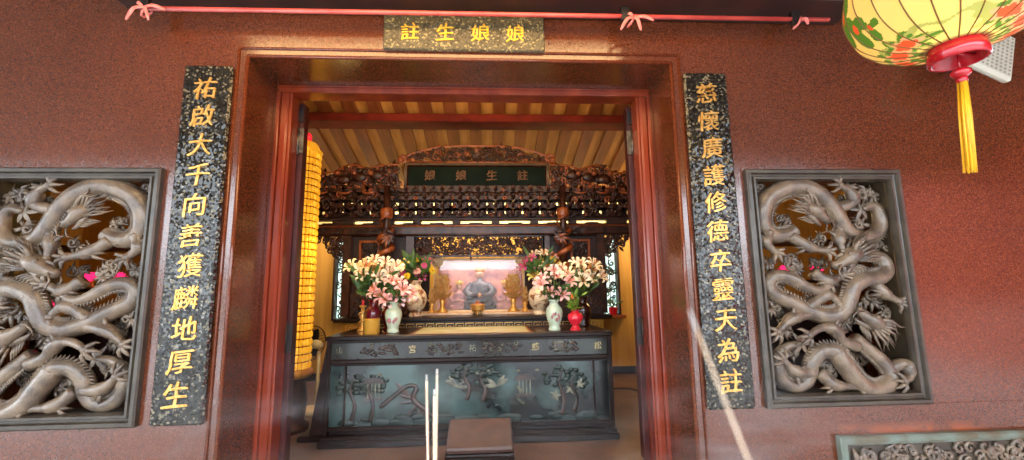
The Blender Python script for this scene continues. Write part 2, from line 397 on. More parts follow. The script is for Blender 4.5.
# ---------------------------------------------------------------- couplet plaques and name plaque
PZ1, PZ0 = 3.037, 0.574
def couplet(sx, text, label):
    r = thing('couplet_plaque', label, 'plaque', (sx*1.832, 0, PZ0))
    a, b = sorted((sx*1.664, sx*2.0))
    MB().box(a, b, -0.034, 0.0, PZ0, PZ1, 0.013).build('slab', MT['plaque'], r)
    z0, z1 = (2.86, 0.76)
    for i, ch in enumerate(text):
        z = z0 + (z1 - z0) * i / 10 + random.uniform(-.008, .008)
        put_glyph(ch, 0.158, sx*1.832 + random.uniform(-.008, .008), -0.0335, z, MT['gold'], r, bold=0.004, wob=0.02, rise=0.10, slant=.14)
    return r
couplet(-1, '祐啟大千向善獲麟地厚生', 'tall black speckled stone couplet plaque left of the doorway, eleven gold characters ending in 生')
couplet(1, '慈懷廣護修德卒靈天為註', 'tall black speckled stone couplet plaque right of the doorway, eleven gold characters ending in 註')
r = thing('name_plaque', 'wide grey speckled stone plaque with four gold characters above the doorway', 'plaque', (0, 0, 3.182))
MT['plaque2'] = granite('grey_gold_granite', '5c5138', '3a3323', '9a8a5c', 0.36, 80, 0.2, .15)
MB().box(-0.603, 0.603, -0.034, 0.0, 3.182, 3.468, 0.009).build('slab', MT['plaque2'], r)
for i, ch in enumerate('註生娘娘'): put_glyph(ch, 0.135, -0.405 + i*0.262, -0.0335, 3.327, MT['gold_paint'], r, bold=0.004, wob=0.02, rise=.09)

# ---------------------------------------------------------------- carved dragon windows
A = [(2.521, 1.839), (2.453, 1.801), (2.349, 1.794), (2.278, 1.863), (2.273, 1.972), (2.324, 2.082), (2.426, 2.145), (2.558, 2.169), (2.697, 2.113), (2.798, 2.01), (2.865, 1.899), (2.934, 1.813), (3.042, 1.774), (3.157, 1.789), (3.222, 1.866), (3.219, 1.961), (3.165, 2.017), (3.072, 1.993)]
B = [(3.083, 1.637), (3.174, 1.605), (3.189, 1.519), (3.12, 1.466), (2.998, 1.453), (2.888, 1.402), (2.845, 1.313), (2.794, 1.225), (2.687, 1.182), (2.544, 1.221), (2.406, 1.297), (2.291, 1.357), (2.267, 1.432), (2.325, 1.483), (2.432, 1.467), (2.534, 1.399), (2.633, 1.375), (2.725, 1.419)]
Cc = [(2.884, 1.018), (2.961, 0.952), (3.03, 0.886), (3.089, 0.813), (3.11, 0.741), (3.047, 0.679), (2.929, 0.661), (2.829, 0.72), (2.778, 0.799), (2.72, 0.885), (2.694, 0.931), (2.595, 0.931), (2.525, 0.854), (2.506, 0.772), (2.46, 0.703), (2.368, 0.685), (2.291, 0.742), (2.27, 0.831), (2.283, 0.916), (2.347, 0.971), (2.449, 0.991)]
LEGS = {'A': [[(2.297, 1.817), (2.259, 1.733), (2.312, 1.664)], [(2.467, 1.785), (2.584, 1.7), (2.708, 1.668)], [(2.868, 1.86), (2.838, 1.752), (2.842, 1.66)], [(2.861, 2.002), (2.98, 2.041), (2.951, 2.129), (2.866, 2.169)]],
        'B': [[(3.07, 1.452), (3.134, 1.346), (3.225, 1.284)], [(2.574, 1.206), (2.4, 1.172), (2.269, 1.081)], [(2.531, 1.243), (2.683, 1.337), (2.761, 1.269)], [(2.61, 1.51), (2.712, 1.441), (2.82, 1.485)]],
        'C': [[(3.11, 0.798), (3.22, 0.831), (3.223, 0.745), (3.161, 0.719)], [(2.569, 0.782), (2.658, 0.696), (2.822, 0.684)], [(2.509, 0.783), (2.381, 0.793), (2.286, 0.873)], [(2.877, 0.961), (2.765, 0.999), (2.691, 1.087), (2.585, 1.104), (2.471, 1.055)]]}
CLOUDS = [(3.15, 2.13, .055), (3.03, 2.19, .045), (3.09, 1.891, .05), (2.3, 1.247, .05), (2.383, 1.086, .05), (2.861, 1.135, .055), (2.663, 0.858, .05), (2.373, 1.423, .045), (2.519, 1.541, .05), (2.28, 2.145, .05), (2.304, 1.589, .05), (2.482, 1.60, .045), (3.10, 1.294, .055), (2.714, 2.19, .04), (2.684, 0.779, .045), (3.22, 1.70, .04), (3.21, 2.10, .045), (2.72, 1.753, .045), (3.02, 1.22, .045), (2.46, 1.90, .045), (2.60, 1.30, .04), (3.17, 1.20, .04), (2.95, 1.56, .04), (2.42, 0.90, .04), (2.95, 2.06, .04), (2.36, 1.99, .04)]
def near(p): return (.172 + (p[0]-.172)*.985, 1.4 + (p[1]-1.4)*.985)
A = [near(p) for p in A]; B = [near(p) for p in B]; Cc = [near(p) for p in Cc]
LEGS = {k: [[near(p) for p in l] for l in v] for k, v in LEGS.items()}
CLOUDS = [near(c) + (c[2],) for c in CLOUDS]
rc = random.Random(77)
BACK = [(rc.uniform(FX0+.15, FX1-.15), rc.uniform(FZ0+.15, FZ1-.15), rc.uniform(.045, .065)) for q in range(7)]
def dragon_head(mb, x, z, ang, s, y, mirror=1):
    """snout points along +x before turning by ang; mirror flips the jaw side"""
    T = Matrix.Translation((x, y, z)) @ Matrix.Rotation(-ang, 4, 'Y') @ Matrix.Diagonal((s, s, s*mirror, 1))
    def tb(p, r, n=8): mb.tube([T @ Vector(q) for q in p], [v*s for v in r], n)
    tb([(-.35, 0, .05), (-.15, -.12, .10), (.1, -.16, .10), (.35, -.14, .05), (.62, -.12, .02), (.82, -.12, .06), (.9, -.12, .05)], [.16, .30, .31, .22, .17, .17, .06], 10)
    tb([(-.1, -.06, -.12), (.2, -.06, -.22), (.45, -.06, -.30), (.66, -.06, -.28)], [.14, .13, .10, .04], 8)
    for yy in (-.34, .06):
        tb([(-.05, yy, .28), (-.35, yy, .50), (-.75, yy, .55), (-.95, yy, .70)], [.08, .07, .05, .015], 6)
        mb.ball(T @ Vector((.16, yy, .24)), .095*s, 8)
        tb([(.72, yy, .05), (.95, yy-.05, -.12), (1.0, yy-.08, -.4), (.85, yy, -.6)], [.04, .035, .03, .01], 5)
    rnd = random.Random(int(x*100))
    for q in range(22):
        a = -1.15 + 2.4*q/21; L = rnd.uniform(.65, 1.3)
        tb([(-.15 + .05*math.sin(q), -.1 - .12*(q % 2), .05 + .25*math.sin(a)), (-.2 - .45*L*math.cos(a*.8), -.16 - .1*(q % 3), .1 + .5*L*math.sin(a)), (-.2 - .85*L*math.cos(a*.6), -.1, .05 + .62*L*math.sin(a) + .08*math.sin(q*2.1))], [.065, .05, .01], 6)
    for q in range(5): tb([(.35 - q*.1, -.06, -.30), (.25 - q*.12, -.1, -.45), (.05 - q*.12, -.08, -.55 - .03*q)], [.05, .045, .01], 5)
def dragon_body(pts, r0, y0, amp, ph):
    P = crom([(x, 0, z) for x, z in pts], 6); n = len(P); out = []; rad = []
    for i, p in enumerate(P):
        t = i / (n - 1); out.append((p.x, y0 + amp*math.sin(ph + t*9), p.z)); rad.append(r0 * (0.85 + 0.3*math.sin(PI*min(1, t*1.4))) * (1 if t < .85 else max(.3, 1 - (t-.85)*4)))
    mb = MB(); mb.tube(out, rad, 14)
    for i in range(2, n - 3, 1):                                    # dorsal fin of little spikes
        t = (Vector(out[i+1]) - Vector(out[i-1])).normalized(); nrm = Vector((t.z, 0, -t.x))
        q = Vector(out[i]) + nrm*rad[i]*.93 + Vector((0, -rad[i]*.35, 0)); mb.tube([q - nrm*.01, q + nrm*rad[i]*.42 + t*rad[i]*.3], [rad[i]*.22, .002], 4)
    ex, ey, ez = out[-1]
    for q in range(6): mb.leaf((ex, ey, ez), (math.cos(q*1.05), 0, math.sin(q*1.05)), .09, .03, (0, -1, 0), .2)
    return mb
def dragon_leg(pts, y0):
    P = crom([(x, y0 - .018*i, z) for i, (x, z) in enumerate(pts)], 5); n = len(P)
    mb = MB(); mb.tube(P, [.047*(1 - .55*i/(n-1)) + (.012 if abs(i/(n-1) - .5) < .12 else 0) for i in range(n)], 10)
    e = P[-1]; d = (P[-1] - P[-3]).normalized(); sd = Vector((d.z, 0, -d.x)); mb.ball(e, .030, 8)
    for q in (-1.1, -.35, .35, 1.1):
        c = d*math.cos(q) + sd*math.sin(q)
        mb.tube([e, e + c*.045 + Vector((0, -.018, 0)), e + c*.075, e + c*.085 + d*.02 + Vector((0, .012, 0))], [.014, .015, .011, .002], 6)
    for q in range(4):                                              # elbow tufts
        p = P[n//2]; mb.tube([p, p - d*.05 + sd*.03*(q-1.5) + Vector((0, -.02, 0)), p - d*.10 + sd*.05*(q-1.5)], [.018, .014, .002], 5)
    return mb
def cloud_mb(x, z, r, y, seed):
    rnd = random.Random(seed); mb = MB()
    for q in range(4):
        a = rnd.uniform(0, 6.28); mb.spiral(x + .6*r*math.cos(a), y + rnd.uniform(-.02, .02), z + .6*r*math.sin(a), r*rnd.uniform(.5, .85), rnd.uniform(0, 6), rnd.choice((-1, 1)), 1.2, r*.17, 6, 10)
    for q in range(6):
        a = rnd.uniform(0, 6.28); d = Vector((math.cos(a), 0, math.sin(a)))
        p = Vector((x, y, z)); mb.tube([p, p + d*r*.8 + Vector((0, -.015, 0)), p + d*r*1.5 + Vector((-d.z, 0, d.x))*r*.5], [r*.24, r*.2, .002], 6)
    return mb
def carved_window(flip, label):
    r = thing('carved_window', label, 'carved window', ((-1 if flip else 1)*2.683, 0, FZ0))
    mb = MB().frame(FX0, FX1, FZ0, FZ1, [(0, .045), (0, -.035), (.010, -.045), (.032, -.045), (.04, -.022), (.052, -.016), (.06, -.03), (.074, -.03), (.082, -.005), (.086, .015), (.08, .03), (.066, .24), (.057, .24), (.057, .045)])
    mb.build('frame', MT['stone_frame'], r, flip)
    for key, pts, r0, y0, ph, hd in (('A', A, .060, .055, 0.5, (2.60, 1.955, -.62, .165, 1)), ('B', B, .057, .05, 2.0, (2.86, 1.607, PI + .42, .20, -1)), ('C', Cc, .056, .045, 1.2, (2.95, 1.125, PI - .75, .18, -1))):
        d = dragon_body(pts, r0, y0, .022, ph).build('dragon', MT['stone'], r, flip)
        mb = MB(); dragon_head(mb, hd[0], hd[1], hd[2], hd[3], .03, hd[4]); mb.build('head', MT['stone'], d, flip)
        for l in LEGS[key]: dragon_leg(l, y0).build('leg', MT['stone'], d, flip)
    for i, (x, z, rr) in enumerate(CLOUDS): cloud_mb(x, z, rr*1.1, .10, i).build('cloud', MT['stone'], r, flip)
    for i, (x, z, rr) in enumerate(BACK): cloud_mb(x, z, rr*1.15, .19, i+50).build('cloud', MT['stone'], r, flip)
    return r
carved_window(True, 'openwork stone window of entwined dragons left of the doorway, cut off by the photo edge')
carved_window(False, 'openwork stone window of entwined dragons right of the doorway, its whole frame in view')
r = thing('relief_slab', 'pale green weathered carved stone panel low on the wall at the bottom right corner', 'carved slab', (3.5, 0, -0.1))
MB().frame(2.565, 4.45, -0.1, 0.380, [(0, 0), (0, -.04), (.012, -.05), (.04, -.05), (.05, -.028), (.06, -.028), (.07, -.01), (.07, 0)]).build('frame', MT['stone_green'], r)
MB().box(2.62, 4.40, -.006, 0.0, -.05, .33).build('background', MT['stone_frame'], r)
mb = MB(); rnd = random.Random(5)
for q in range(190):
    x = rnd.uniform(2.72, 4.34); z = rnd.uniform(-.02, .29)
    mb.spiral(x, -.015, z, rnd.uniform(.025, .05), rnd.uniform(0, 6), rnd.choice((-1, 1)), 1.1, .011, 6, 9)
for x in (2.67, 2.73, 2.80): mb.tube([(x, -.01, -.04), (x + .01, -.02, .25), (x, -.01, .29)], [.022, .02, .008], 8)
mb.build('relief', MT['stone'], r)

# ---------------------------------------------------------------- rod, ribbons, lantern, panel lamp
r = thing('banner_rod', 'long red rod hanging under the dark beam across the top of the wall', 'rod', (0, -.15, 3.39))
MB().tube([(-2.25, -.15, 3.385), (2.77, -.15, 3.415)], .017, 12).build('rod', MT['red_rod'], r)
for x in (-2.22, 1.19, 2.50):
    mb = MB(); mb.box(x-.03, x+.03, -.17, -.13, 3.37, 3.475, .004); mb.build('hanger', MT['blackiron'], r)
def ribbon(x, z, label, big):
    rnd = random.Random(int(x*50)); mb = MB()
    mb.tube([(x + .03*math.cos(a*.7), -.15 - .026*math.sin(a*.7), z + .03 - .055*abs(math.sin(a*.35)) + .02*math.cos(a*.7)) for a in range(10)], .008, 6)
    for (dx, dz) in ((-.10, -.10), (.15, -.02), (.05, -.10), (-.04, .03)) if big else ((-.03, -.05), (.05, -.04)):
        mb.tube(crom([(x, -.185, z), (x + dx*.5, -.20, z + dz*.3 + .012), (x + dx, -.19, z + dz)], 4), [v*.62 for v in (.011, .018, .02, .02, .022, .024, .022, .018, .01)], 6, 0, .3)
    o = mb.build('ribbon', MT['pink']); return tag(o, label, 'ribbon')
ribbon(-2.20, 3.37, 'pink ribbon bow tied at the left end of the red rod', True)
ribbon(1.24, 3.37, 'pink ribbon tied to the red rod above the right corner of the doorway', True)
ribbon(2.52, 3.385, 'small pink loop of ribbon near the right end of the red rod', False)

# lantern
m = bpy.data.materials.new('lantern_silk'); m.use_nodes = True; n = m.node_tree.nodes; L = m.node_tree.links
def silk(name, c):
    m = bpy.data.materials.new(name); m.use_nodes = True; n = m.node_tree.nodes; L = m.node_tree.links
    p = n['Principled BSDF']; p.inputs['Base Color'].default_value = lin(c); p.inputs['Roughness'].default_value = .35
    t = n.new('ShaderNodeBsdfTranslucent'); t.inputs[0].default_value = lin(c); mx = n.new('ShaderNodeMixShader'); mx.inputs[0].default_value = .5
    L.new(p.outputs[0], mx.inputs[1]); L.new(t.outputs[0], mx.inputs[2]); L.new(mx.outputs[0], n['Material Output'].inputs[0]); return m
bpy.data.materials.remove(m)
LANT = [silk('lantern_yellow', 'e8ca7c'), silk('lantern_green', '4e7a2c'), silk('lantern_red', 'd85434'), silk('lantern_pale_green', 'a0a860'), silk('lantern_pink', 'e8a07c')]
LC = Vector((2.11, -1.465, 2.375))
lan = thing('lantern', 'big yellow paper lantern with painted flowers hanging at the top right', 'lantern', LC)
prof = crom([(.085, 0, 0), (.13, 0, .010), (.20, 0, .03), (.265, 0, .07), (.315, 0, .13), (.342, 0, .21), (.345, 0, .29), (.325, 0, .38), (.27, 0, .46), (.18, 0, .52), (.09, 0, .54)], 12)
mb = MB(); NT = 384; K = len(prof)
rib = lambda j: 1 - .010*abs(math.sin(PI*(j % 16)/16))
vs = [(LC.x + p.x*rib(j)*math.cos(2*PI*j/NT), LC.y + p.x*rib(j)*math.sin(2*PI*j/NT), LC.z + p.z) for p in prof for j in range(NT)]
FL = [(-192, .10), (-92, .11), (-222, .09), (-55, .1), (-20, .1), (20, .1), (60, .09), (100, .1)]
arc = [0.0]
for i in range(1, K): arc.append(arc[-1] + (prof[i]-prof[i-1]).length)
for i in range(K-1):
    fs = []; ms = []
    for j in range(NT):
        th = j*360/NT; mi = 0; rr = prof[i].x
        for (t0, h0) in FL:
            dt = ((th - t0 + 180) % 360 - 180) / 57.3 * rr; dh = arc[i] - h0; d = math.hypot(dt*.8, dh*1.2); a = math.atan2(dh, dt)
            w = .010*math.sin(a*6 + t0)
            if d < .034 + w*.4: mi = 2
            elif d < .046 + w and mi != 2: mi = 4
            elif d < .078 + 1.8*w and mi == 0: mi = 1 if math.sin(a*9 + arc[i]*120) > -.3 else 3
        for (t0, h0, g) in ((155, .30, .05), (140, .42, .08), (168, .26, .03), (-20, .38, .06), (0, .5, .07)):
            dt = ((th - t0 + 180) % 360 - 180) / 57.3 * rr; a = math.atan2(arc[i]-h0, dt); d = math.hypot(dt, (arc[i] - h0)*.6)
            if d < g + .02*math.sin(a*3 + 1): mi = 1
            if d < g*.3: mi = 2
        if mi == 0 and .13 + .012*math.sin(th*.2) < arc[i] < .15 + .015*math.sin(th*.14): mi = 3
        ms.append(mi); fs.append((i*NT+j, i*NT+(j+1) % NT, (i+1)*NT+(j+1) % NT, (i+1)*NT+j))
    if i == 0: mb.add(vs, fs, 0, True); mb.m[-len(fs):] = ms
    else:
        mb.f += fs; mb.m += ms; mb.sm += [True]*len(fs)
body = mb.build('lantern_body', LANT, lan)
MT['rib'] = mat('lantern_rib', '7a5a22', 0.5, col2='6a4a1a', scale=20)
mb = MB()
for j in range(24): mb.tube([(LC.x + (p.x+.001)*math.cos(2*PI*j/24), LC.y + (p.x+.001)*math.sin(2*PI*j/24), LC.z + p.z) for p in prof[::4]], .0028, 5)
mb.build('ribs', MT['rib'], body)
MT['lred'] = mat('lantern_red_ring', 'c01420', 0.25, col2='a8101c', scale=12, coat=.5)
mb = MB(); mb.lathe([(.082, .012), (.092, .012), (.095, -.06), (.086, -.065), (.078, -.06), (.076, .0)], 32, LC)
mb.build('ring', MT['lred'], lan)
MT['brass'] = mat('brass', 'd8b04a', 0.25, 0.9, col2='c09a38', scale=15)
MB().lathe([(.088, .004), (.1, .006), (.1, .02), (.088, .022)], 32, LC).build('ring_band', MT['brass'], lan)
mb = MB(); mb.tube([LC + Vector((-.08, 0, -.03)), LC + Vector((.08, 0, -.03))], .006, 6); mb.tube([LC + Vector((0, 0, -.03)), LC + Vector((0, 0, -.10))], .004, 6)
mb.build('tassel_hook', MT['lred'], lan)
tas = bpy.data.objects.new('tassel', MB().ball(LC + Vector((0, 0, -.115)), (.034, .034, .022), 12).ball(LC + Vector((0, 0, -.145)), (.02, .02, .02), 10).mesh('tassel', MT['lred'])); COL.objects.link(tas); tas.parent = lan; tas.matrix_parent_inverse = Matrix.Translation(-LC)
MT['tassel'] = mat('tassel_yellow', 'f0b01c', 0.5, col2='d8960c', scale=60, stretch=(1, 1, .05))
mb = MB(); rnd = random.Random(4)
for q in range(60):
    a = rnd.uniform(0, 6.28); q0 = rnd.uniform(.2, 1)
    mb.tube([LC + Vector((.013*q0*math.cos(a), .013*q0*math.sin(a), -.155)), LC + Vector((.018*q0*math.cos(a) - .012, .018*q0*math.sin(a), -.30)), LC + Vector((.020*q0*math.cos(a+.2) - .032, .020*q0*math.sin(a+.2), -.51 - rnd.uniform(0, .03)))], [.005, .0045, .003], 4)
mb.build('fringe', MT['tassel'], tas)
MB().tube([LC + Vector((0, 0, .54)), (LC.x, LC.y, 3.81)], .008, 6).build('cord', MT['lred'], lan)
light('lantern_bulb', 'POINT', LC + Vector((.0, -.04, .16)), 5, (1.0, .85, .55), .05)

MT['white_plastic'] = mat('white_plastic', 'c8c2b0', 0.4, col2='bcb6a4', scale=10)
PT = Matrix.Translation((3.84, -.30, 3.07)) @ Matrix.Rotation(math.radians(26), 4, 'Y') @ Matrix.Rotation(math.radians(-8), 4, 'X')
r = thing('wall_speaker', 'white perforated panel hanging tilted on the wall behind the yellow lantern', 'speaker', (3.84, -.05, 3.07))
MB().box(-.16, .16, -.03, .03, -.20, .22, .02, 0, PT).build('housing', MT['white_plastic'], r)
mb = MB()
for i in range(8):
    for j in range(11): mb.box(-.125 + i*.034, -.125 + i*.034 + .014, -.0325, -.029, -.165 + j*.034, -.165 + j*.034 + .014, 0, 0, PT)
mb.build('grille', mat('grille_grey', '9a9484', .6, col2='8a8474', scale=20), r)
MB().tube([(3.84, -.27, 3.07), (3.84, 0.0, 3.10)], .02, 8).build('bracket', MT['blackiron'], r)

# ---------------------------------------------------------------- incense burner and joss sticks in front of the camera
MT['bronze'] = mat('burner_bronze', '6a4a2a', 0.35, 0.85, col2='523820', scale=9)
MT['ash'] = mat('incense_ash', 'b8b0a4', 0.95, col2='a09890', scale=20, bump=.4)
BC = (0.22, -2.50, -.15)
r = thing('incense_burner', 'round bronze incense burner in front of the doorway holding the joss sticks', 'incense burner', BC)
MB().lathe([(.20, .52), (.38, .60), (.50, .76), (.52, .88), (.48, .95), (.53, .99), (.53, 1.01), (.49, 1.01), (.47, .95), (.47, .93)], 40, BC).build('bowl', MT['bronze'], r)
MB().lathe([(.30, 0), (.30, .06), (.22, .10), (.18, .3), (.22, .48), (.22, .53)], 32, BC).build('pedestal', MT['bronze'], r)
MB().lathe([(.47, .92), (.25, .95), (.01, .955)], 32, BC).build('ash_bed', MT['ash'], r)
MT['stick'] = mat('joss_stick', 'e8ccb0', 0.7, col2='dcbc9c', scale=40)
MT['tip'] = mat('stick_ash', 'c8c0b8', .9, col2='b8b0a8', scale=50)
def stick(top, bot, rad, label, z=.80):
    t = Vector(top); b = Vector(bot); d = (t - b); b2 = b + d * ((z - b.z) / d.z)
    o = thing('joss_stick', label, 'incense stick', b2)
    MB().tube([b2, t], rad, 8).build('stick', MT['stick'], o); MB().tube([t, t + d.normalized()*.012], [rad, rad*.7], 8).build('ash_tip', MT['tip'], o)
stick((.046, -2.108, 1.224), (.048, -2.086, 1.067), .0023, 'left one of the three upright pale joss sticks before the altar')
stick((.067, -2.111, 1.235), (.064, -2.086, 1.067), .0023, 'tallest of the three upright pale joss sticks, right behind the short one')
stick((.063, -2.120, 1.198), (.062, -2.100, 1.067), .0023, 'shortest of the three upright pale joss sticks, touching the tallest')
stick((.2939, -2.7503, 1.3757), (.3083, -2.7670, 1.3096), .0007, 'blurred joss stick close to the camera, slanting across the foot of the right plaque')

# ---------------------------------------------------------------- golden light tower, fan, wedge stand
MT['goldcell'] = mat('golden_cell', 'f0b428', 0.35, .35, col2='ffd050', scale=25, emit='ffb41e', estr=.34)
MT['goldgrid'] = mat('golden_grid', 'a86a10', 0.4, .5, col2='8a540c', scale=25)
MT['lightwood'] = mat('honey_wood', 'b8792c', 0.35, col2='9c6220', scale=7, stretch=(4, 4, .5), coat=.3)
PX, PY, PR = -1.93, 1.76, .195
r = thing('light_tower', 'tall golden round light tower of small glowing niches at the left inside the doorway', 'light tower', (PX, PY, 0))
MB().lathe([(PR-.012, .60), (PR-.012, 2.98)], 48, (PX, PY, 0)).build('core', MT['goldgrid'], r)
mb = MB(); NC, NR = 28, 30
for i in range(NC):
    for j in range(NR):
        T = Matrix.Translation((PX, PY, 0)) @ Matrix.Rotation(2*PI*(i + .5*(j % 1))/NC, 4, 'Z')
        z = .62 + j*.0785; w = PR*PI/NC*.84
        mb.box(PR-.014, PR+.003, -w, w, z, z+.067, .006, 0, T)
        mb.box(PR+.002, PR+.009, -w*.45, w*.45, z+.010, z+.052, .008, 0, T)
mb.build('niches', MT['goldcell'], r)
MB().lathe([(PR+.012, 2.965), (PR+.02, 2.99), (PR-.01, 3.02), (PR-.03, 3.07), (PR-.05, 3.09), (.03, 3.10)], 40, (PX, PY, 0)).build('crown', MT['goldcell'], r)
MB().lathe([(PR+.01, .615), (PR+.035, .59), (PR+.035, .555), (PR-.0, .53)], 40, (PX, PY, 0)).build('wooden_collar', MT['lightwood'], r)
MB().lathe([(PR-.02, .0), (PR+.02, .0), (PR+.02, .06), (PR-.03, .09), (PR-.01, .30), (PR-.04, .50), (PR-.0, .535)], 40, (PX, PY, 0)).build('base', MT['dark_wood'], r)
MT['redbulb'] = mat('red_bulb', 'e01828', .2, emit='ff2030', estr=1.2)
o = MB().ball((PX+.085, PY-.06, 3.13), (.035, .035, .06), 14).build('lamp_bulb', MT['redbulb'], r)
light('tower_glow', 'POINT', (PX + .45, PY - .1, 1.9), 6, (1, .7, .2), .15)

MT['cream'] = mat('cream_plastic', 'd8c89c', .45, col2='ccbc90', scale=10)
FXx, FYy = -1.90, 2.45
r = thing('pedestal_fan', 'cream pedestal fan standing behind the golden light tower', 'fan', (FXx, FYy, 0))
MB().lathe([(.20, 0), (.20, .03), (.17, .05), (.03, .07)], 28, (FXx, FYy, 0)).build('base', MT['cream'], r)
MB().tube([(FXx, FYy, .05), (FXx, FYy, .70)], .022, 10).build('pole', MT['cream'], r)
T = Matrix.Translation((FXx - .07, FYy, .79)) @ Vector((-.85, .5, .08)).to_track_quat('Z', 'Y').to_matrix().to_4x4()
MB().lathe([(.03, -.13), (.05, -.10), (.055, -.02), (.04, .0)], 20, (0, 0, 0), 0, True, T).build('motor', MT['cream'], r)
mb = MB()
for q in range(30):
    a = 2*PI*q/30; c, s_ = math.cos(a), math.sin(a)
    mb.tube([T @ Vector(v) for v in ((.05*c, .05*s_, .0), (.16*c, .16*s_, .0), (.21*c, .21*s_, .05), (.16*c, .16*s_, .11), (.04*c, .04*s_, .12))], .0028, 4)
mb.tube([T @ Vector((.212*math.cos(a*.2), .212*math.sin(a*.2), .05)) for a in range(33)], .006, 6)
mb.build('guard', MT['blackiron'], r)
mb = MB()
for q in range(3): mb.leaf(T @ Vector((.02*math.cos(q*2.09), .02*math.sin(q*2.09), .05)), T.to_3x3() @ Vector((math.cos(q*2.09), math.sin(q*2.09), .15)), .17, .15, T.to_3x3() @ Vector((0, 0, 1)), .1)
mb.ball(T @ Vector((0, 0, .06)), .035, 10); mb.build('blades', MT['blackiron'], r)
r = thing('tapered_stand', 'dark tapered wooden stand leaning wide at its foot beside the left end of the altar', 'stand', (-1.58, 1.50, 0))
MB().prism([(-1.56, .05), (-1.385, .05), (-1.385, .95), (-1.42, .95)], 1.40, 1.62).build('body', MT['dark_wood2'], r)
MB().box(-1.66, -1.38, 1.36, 1.66, 0, .055, .012).build('foot', MT['black_wood'], r)

# ---------------------------------------------------------------- front altar table
TX, TY0, TY1, TZ = 1.365, 1.20, 2.14, .993
alt = thing('altar_table', 'long black lacquered altar with teal painted landscape front and gold characters', 'altar table', (0, 1.67, 0))
MT['teal'] = mat('teal_panel', '48605e', .14, col2='15191a', scale=2.6, detail=6, lo=.36, hi=.56, coat=.35)
MT['frieze'] = mat('frieze_panel', '2e332e', .25, col2='201a16', scale=5, coat=.2)
MT['relief'] = mat('relief_wood', '46352f', .35, col2='262020', scale=9, coat=.3)
MT['relief_pale'] = mat('relief_pale', '7c7a66', .4, col2='4a4a40', scale=12)
MT['char_pale'] = mat('pale_gold_paint', 'c0b084', .5, col2='a89868', scale=30)
MT['relief_dark'] = mat('relief_dark', '20302c', .4, col2='182420', scale=12)
MT['top_inset'] = mat('olive_inset', 'bcb890', .40, col2='a8a278', scale=3)
MT['top_inset2'] = mat('brown_inset', '5a3a22', .15, col2='46301e', scale=4, coat=.5)
mb = MB(); mb.box(-TX+.05, TX-.05, TY0+.05, TY1-.03, .10, TZ-.03)
mb.build('carcass', MT['black_wood'], alt)
mb = MB(); mb.box(-TX-.01, TX+.01, TY0, TY1, TZ-.042, TZ, .008); mb.box(-TX+.01, TX-.01, TY0+.02, TY1, TZ-.065, TZ-.04, .004)
mb.build('table_top', MT['black_wood'], alt)
mb = MB()
for (a, b) in ((-TX+.10, -.62), (.62, TX-.10)): MB().box(a, b, TY0+.09, TY1-.1, TZ-.002, TZ+.002).build('side_inset', MT['top_inset2'], alt)
MB().box(-.575, .575, TY0+.09, TY1-.1, TZ-.002, TZ+.002).build('centre_inset', MT['top_inset'], alt)
mb = MB(); mb.box(-.60, -.575, TY0+.08, TY1-.09, TZ, TZ+.004); mb.box(.575, .60, TY0+.08, TY1-.09, TZ, TZ+.004); mb.box(-.6, .6, TY0+.07, TY0+.085, TZ, TZ+.004)
mb.build('inset_rail', MT['rim_wood'], alt)
mb = MB()
mb.box(-TX, -TX+.04, TY0+.01, TY0+.08, .10, TZ-.04, .008); mb.box(TX-.04, TX, TY0+.01, TY0+.08, .10, TZ-.04, .008)
mb.box(-TX+.035, TX-.035, TY0+.02, TY0+.07, .735, .775, .008); mb.box(-TX+.035, TX-.035, TY0+.03, TY0+.07, .715, .735, .004)
mb.box(-TX+.035, TX-.035, TY0+.02, TY0+.07, .13, .17, .008)
for sx in (-1, 1): a, b = sorted((sx*(TX-.17), sx*(TX-.19))); mb.box(a, b, TY0+.03, TY0+.07, .17, .72, .004)
mb.build('front_frame', MT['black_wood'], alt)
mb = MB(); mb.box(-TX-.03, TX+.03, TY0-.03, TY1, 0, .06, .012); mb.box(-TX-.012, TX+.012, TY0-.012, TY1, .06, .095, .01)
mb.build('plinth', MT['black_wood'], alt)
fp = MB().box(-TX+.035, TX-.035, TY0+.045, TY0+.06, .17, .72).build('front_panel', MT['teal'], alt)
fz = MB().box(-TX+.035, TX-.035, TY0+.045, TY0+.06, .775, TZ-.06).build('frieze', MT['frieze'], alt)
rnd = random.Random(12); Y = TY0 + .042
mb = MB()                                                           # trees, rocks and a pavilion in low relief
def tree(x, z, h, mi_t=0, mi_l=2):
    mb.tube(crom([(x, Y, z), (x+.03, Y, z+h*.35), (x-.02, Y, z+h*.7), (x+.02, Y, z+h)], 4), [.022, .022, .021, .02, .019, .018, .017, .016, .015, .013, .011, .009, .005], 6, mi_t, .4)
    for q in range(26):
        a = rnd.uniform(0, 6.28); d = rnd.uniform(0, 1)**.6
        mb.ball((x + .17*d*math.cos(a), Y + .005, z + h*.82 + .10*d*math.sin(a)), (.034, .010, .022), 7, mi_l)
tree(-.05, .38, .30); tree(.10, .36, .30); tree(.86, .22, .42); tree(.98, .25, .35); tree(-.95, .2, .42); tree(-1.12, .22, .38)
for q in range(34):
    x = rnd.uniform(-1.2, 1.2); mb.ball((x, Y+.006, .18 + rnd.uniform(0, .06)), (rnd.uniform(.05, .12), .012, rnd.uniform(.02, .05)), 8, 2)
for x in (-.98, .45):
    for q in range(4): mb.box(x + q*.035, x + q*.035 + .012, Y-.004, Y+.01, .42, .55, 0, 1)
    mb.prism([(x-.05, .55), (x+.17, .55), (x+.12, .60), (x, .60)], Y-.008, Y+.01, 0); mb.box(x-.03, x+.15, Y-.004, Y+.01, .395, .42, 0, 0)
